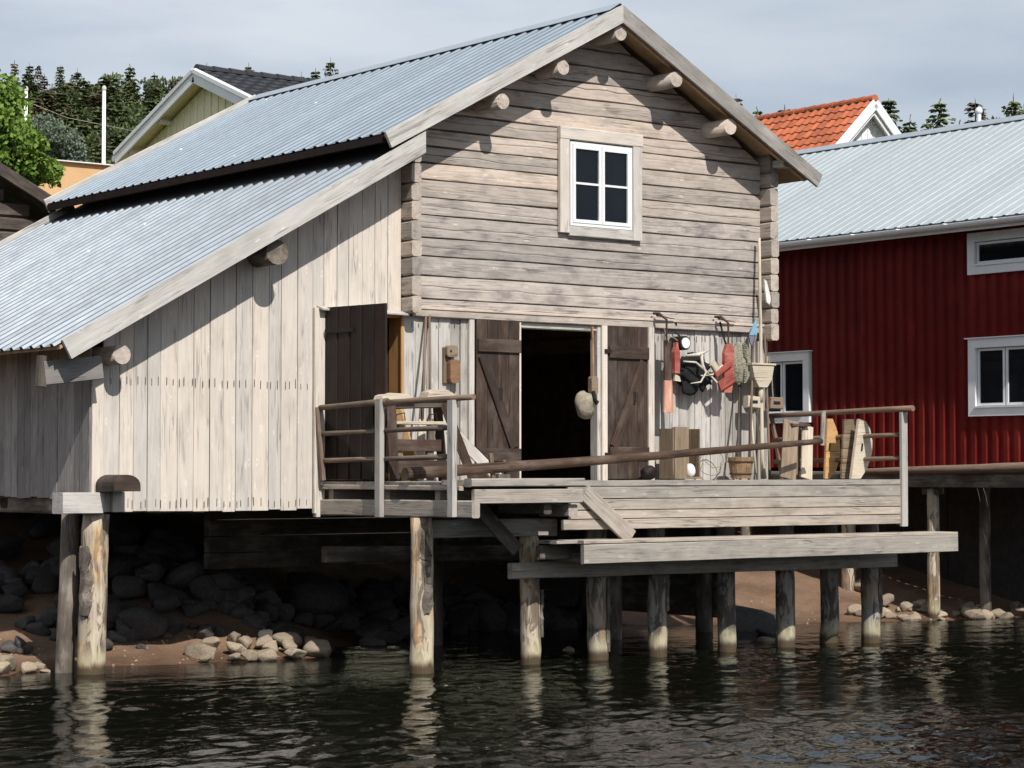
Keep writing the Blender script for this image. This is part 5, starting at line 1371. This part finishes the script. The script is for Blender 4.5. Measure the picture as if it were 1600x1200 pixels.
def tree(x, y, top, kind, label, group, nm=None, wsc=1.0):
    g = float(ground_z(x, y)) - .2; s = (top - g) / 12.0
    me, nm_ = {'s': (SP[R.randrange(4)], 'spruce_tree'), 'b': (SB[R.randrange(2)], 'brown_spruce_tree'), 'p': (PN[R.randrange(2)], 'pine_tree')}[kind]
    ws = s * R.uniform(.85, 1.1) * wsc
    M = Matrix.Translation((x, y, g)) @ Matrix.Rotation(R.uniform(0, 6.28), 4, 'Z') @ Matrix.Diagonal((ws, ws, s, 1))
    t_ = put(nm_, None, M); tag(t_, label, 'tree', group)
    put('crown', me, M, t_); put('trunk', TK, M if kind != 'p' else M @ Matrix.Diagonal((1, 1, .9, 1)), t_)
    return t_
CAMP = Vector((-14.95, -21.32, 2.08)); YAW = .6505
def at(az_px, depth, up_px):
    """world point from bearing and elevation measured on site (tangents x3574) at a given distance"""
    fw = Vector((math.sin(YAW), math.cos(YAW), 0)); rt = Vector((math.cos(YAW), -math.sin(YAW), 0))
    return CAMP + (fw + rt * (az_px / 3574.0) + Vector((0, 0, up_px / 3574.0))) * depth
sky_trees = [(-782, 645, 118, 'b', 'brownish spruce at the left end of the skyline'), (-758, 641, 122, 's', 'first thin dark spruce tip left of the maple top'), (-745, 642, 116, 'b', 'reddish dry spruce beside the first thin spruce tip'), (-735, 625, 120, 'b', 'lower reddish dry spruce in the brown cluster'),
    (-710, 640, 124, 's', 'tall pointed dark spruce above the left flagpole'), (-683, 634, 118, 's', 'pointed spruce between the tall dark spruce and the round pine'), (-647, 636, 115, 'p', 'round-topped open pine above the gap between the flagpoles'), (-600, 640, 112, 's', 'tallest dark spruce right of the second flagpole'),
    (-580, 630, 118, 'p', 'dense pine right of the tallest dark spruce'), (-562, 627, 122, 's', 'narrow spruce among the pines'), (-547, 626, 114, 'p', 'small narrow conifer right of the dense pine'), (-522, 622, 120, 'p', 'pine crown left of the black roof ridge'), (-505, 630, 118, 'p', 'pine just behind the peak of the yellow house'),
    (-480, 642, 150, 's', 'thin spruce tip above the black tile ridge'), (-414, 642, 150, 's', 'dark spruce tip over the middle of the black roof'), (-403, 625, 152, 's', 'small spruce beside the tip over the black roof'), (-361, 615, 155, 's', 'tiny spruce at the right end of the black roof'),
    (-331, 628, 155, 's', 'left one of the three spruces above the metal ridge'), (-309, 633, 155, 's', 'middle one of the three spruces above the metal ridge'), (-285, 651, 158, 's', 'tall lone open spruce above the metal ridge'),
    (352, 592, 160, 's', 'thin spruce just right of the boathouse gable'), (385, 572, 160, 's', 'small spruce above the left end of the orange roof'), (428, 575, 165, 's', 'dark tree tip behind the orange ridge'), (592, 590, 120, 's', 'spruce right behind the white gable peak'), (600, 575, 118, 'p', 'wide dark pine right of the white gable'), (625, 560, 122, 's', 'bushy green conifer low above the warehouse ridge'),
    (672, 585, 128, 's', 'broad pyramid spruce in the middle of the warehouse ridge'), (652, 552, 126, 's', 'short spruce left of the broad pyramid spruce'), (702, 551, 130, 's', 'tiny spruce tip right of the broad pyramid spruce'), (728, 588, 126, 'b', 'bare brownish spruce behind the vent pipe'), (741, 573, 122, 'p', 'rounded conifer right of the vent pipe'),
    (788, 593, 120, 's', 'large dark spruce at the right edge above the warehouse'), (805, 580, 122, 's', 'second dark spruce cut by the right edge')]
for az, up, D, k, lab in sky_trees:
    p = at(az, D, up); tree(p.x, p.y, p.z, k, lab, 'skyline trees', wsc=.8 if up > 600 or az < 400 else .95)
for i in range(175):
    az = R.uniform(-830, -470); D = R.uniform(76, 116)
    f = (D - 76) / 40; up = 485 + f ** .8 * 138 + R.uniform(-12, 8)
    p = at(az, D, up); k = 'b' if (az < -640 and R.random() < .22) or R.random() < .04 else R.choice('sssp')
    kn = {'b': 'brownish dry spruce', 's': 'dark green spruce', 'p': 'bushy pine'}[k]
    hb = 'left of the left flagpole' if az < -765 else 'just right of the left flagpole' if az < -710 else 'midway between the flagpoles' if az < -650 else 'around the right flagpole' if az < -600 else 'right of the right flagpole' if az < -550 else 'beside the yellow house roof'
    tree(p.x, p.y, p.z, k, kn + (' low' if f < .33 else ' halfway up' if f < .67 else ' near the top') + ' on the forest slope ' + hb, 'forest slope conifers', wsc=1.1)
for i in range(30):
    az = R.uniform(-470, -300); D = R.uniform(120, 160); p = at(az, D, R.uniform(570, 592)); tree(p.x, p.y, p.z, 's', 'spruce standing low behind the boathouse metal ridge', 'low forest behind the boathouse')
# far dark wood that closes the horizon: one mass
mb = MB()
for i in range(260):
    az = R.uniform(-900, 950); D = R.uniform(165, 220); p = at(az, D, R.uniform(440, 475)); g = float(ground_z(p.x, p.y)); h = p.z - g; w_ = R.uniform(2, 3.4); b = len(mb.v)
    for lv in range(4):
        zz = g + h * (.1 + .22 * lv); rr = w_ * (1 - lv * .22); b = len(mb.v)
        for j in range(7): a = j * .9 + R.random(); mb.v.append((p.x + rr * math.cos(a), p.y + rr * math.sin(a), zz + R.uniform(-.5, .5)))
        mb.v.append((p.x, p.y, min(p.z, zz + h * .42))); mb.f += [(b + j, b + (j + 1) % 7, b + 7) for j in range(7)]
tag(mb.build('forest', M_NEEDLE, None), 'far dark forest mass closing the horizon', 'forest', kind='stuff')

def leafy(name, base, crown_c, blobs, n, ls, mat, label, cat, seed, trunk_r=.15):
    rs = np.random.RandomState(seed); V = []; F = []
    t_ = thing(name, base, label, cat)
    per = [max(1, int(n * b[4] / sum(q[4] for q in blobs))) for b in blobs]
    for (cx, cy, cz, r_, wgt, fz), m in zip(blobs, per):
        # clumps inside each lobe
        cl = []
        for _ in range(max(6, m // 55)):
            o = rs.normal(size=3); o /= np.linalg.norm(o); cl.append(np.array([cx, cy, cz]) + o * r_ * rs.rand() ** .33 * np.array([1, 1, fz]))
        for _ in range(m):
            c = cl[rs.randint(len(cl))] + rs.normal(size=3) * r_ * .13
            d = rs.normal(size=3); d[2] -= .4; d /= np.linalg.norm(d); s = np.cross(d, rs.normal(size=3)); s /= np.linalg.norm(s); l = ls * rs.uniform(.6, 1.25)
            b = len(V); V += [c, c + d * l * .45 + s * l * .42, c + d * l, c + d * l * .45 - s * l * .42]; F.append((b, b + 1, b + 2, b + 3))
    V = [tuple(np.array(v) - np.array(base)) for v in V]
    put('crown', mesh('crown', V, F, mat), Matrix.Translation(base), t_)
    mb = MB(); bx, by, bz = base
    top = crown_c
    mb.tube([base, ((bx + top[0]) / 2 + .05, (by + top[1]) / 2, (bz + top[2]) / 2), top], [trunk_r, trunk_r * .7, trunk_r * .3], 8)
    for (cx, cy, cz, r_, w_, fz) in blobs:
        mb.tube([(bx, by, bz + (cz - bz) * .45), (cx * .5 + bx * .5, cy * .5 + by * .5, bz + (cz - bz) * .8), (cx, cy, cz)], [trunk_r * .5, trunk_r * .3, .02], 6)
    mb.build('trunk', M_BARK, t_, smooth=True)
def P_(az, up, D): p = at(az, D, up); return p.x, p.y, p.z
Dm = 44.0
c1 = P_(-850, 560, Dm); c2 = P_(-775, 500, Dm); c3 = P_(-745, 470, Dm + .5); c4 = P_(-800, 590, Dm); c5 = P_(-810, 520, Dm - .4)
bm0 = P_(-830, 300, Dm)
leafy('maple_tree', (bm0[0], bm0[1], 2.6), c1, [(*c1, .95, 3.0, 1.1), (*c2, .55, 1.7, .9), (*c3, .38, .9, 1.0), (*c4, .32, .7, 1.3), (*c5, .6, 1.6, 1.0)], 15000, .105, M_MAPLE, 'bright green leafy maple at the left edge above the log shed', 'tree', 5, .18)
Dw = 62.0
w1 = P_(-735, 530, Dw); w2 = P_(-700, 515, Dw); w3 = P_(-690, 492, Dw)
leafy('willow_bush', (w2[0], w2[1], 3.0), w2, [(*w1, .55, 1.2, .8), (*w2, .5, 1.1, .8), (*w3, .42, .8, .8), (*P_(-760, 500, Dw), .6, 1.2, .8)], 9000, .08, M_WILLOW, 'silvery grey-green willow behind the left flagpole', 'tree', 6, .14)
print('objects', len(bpy.data.objects))
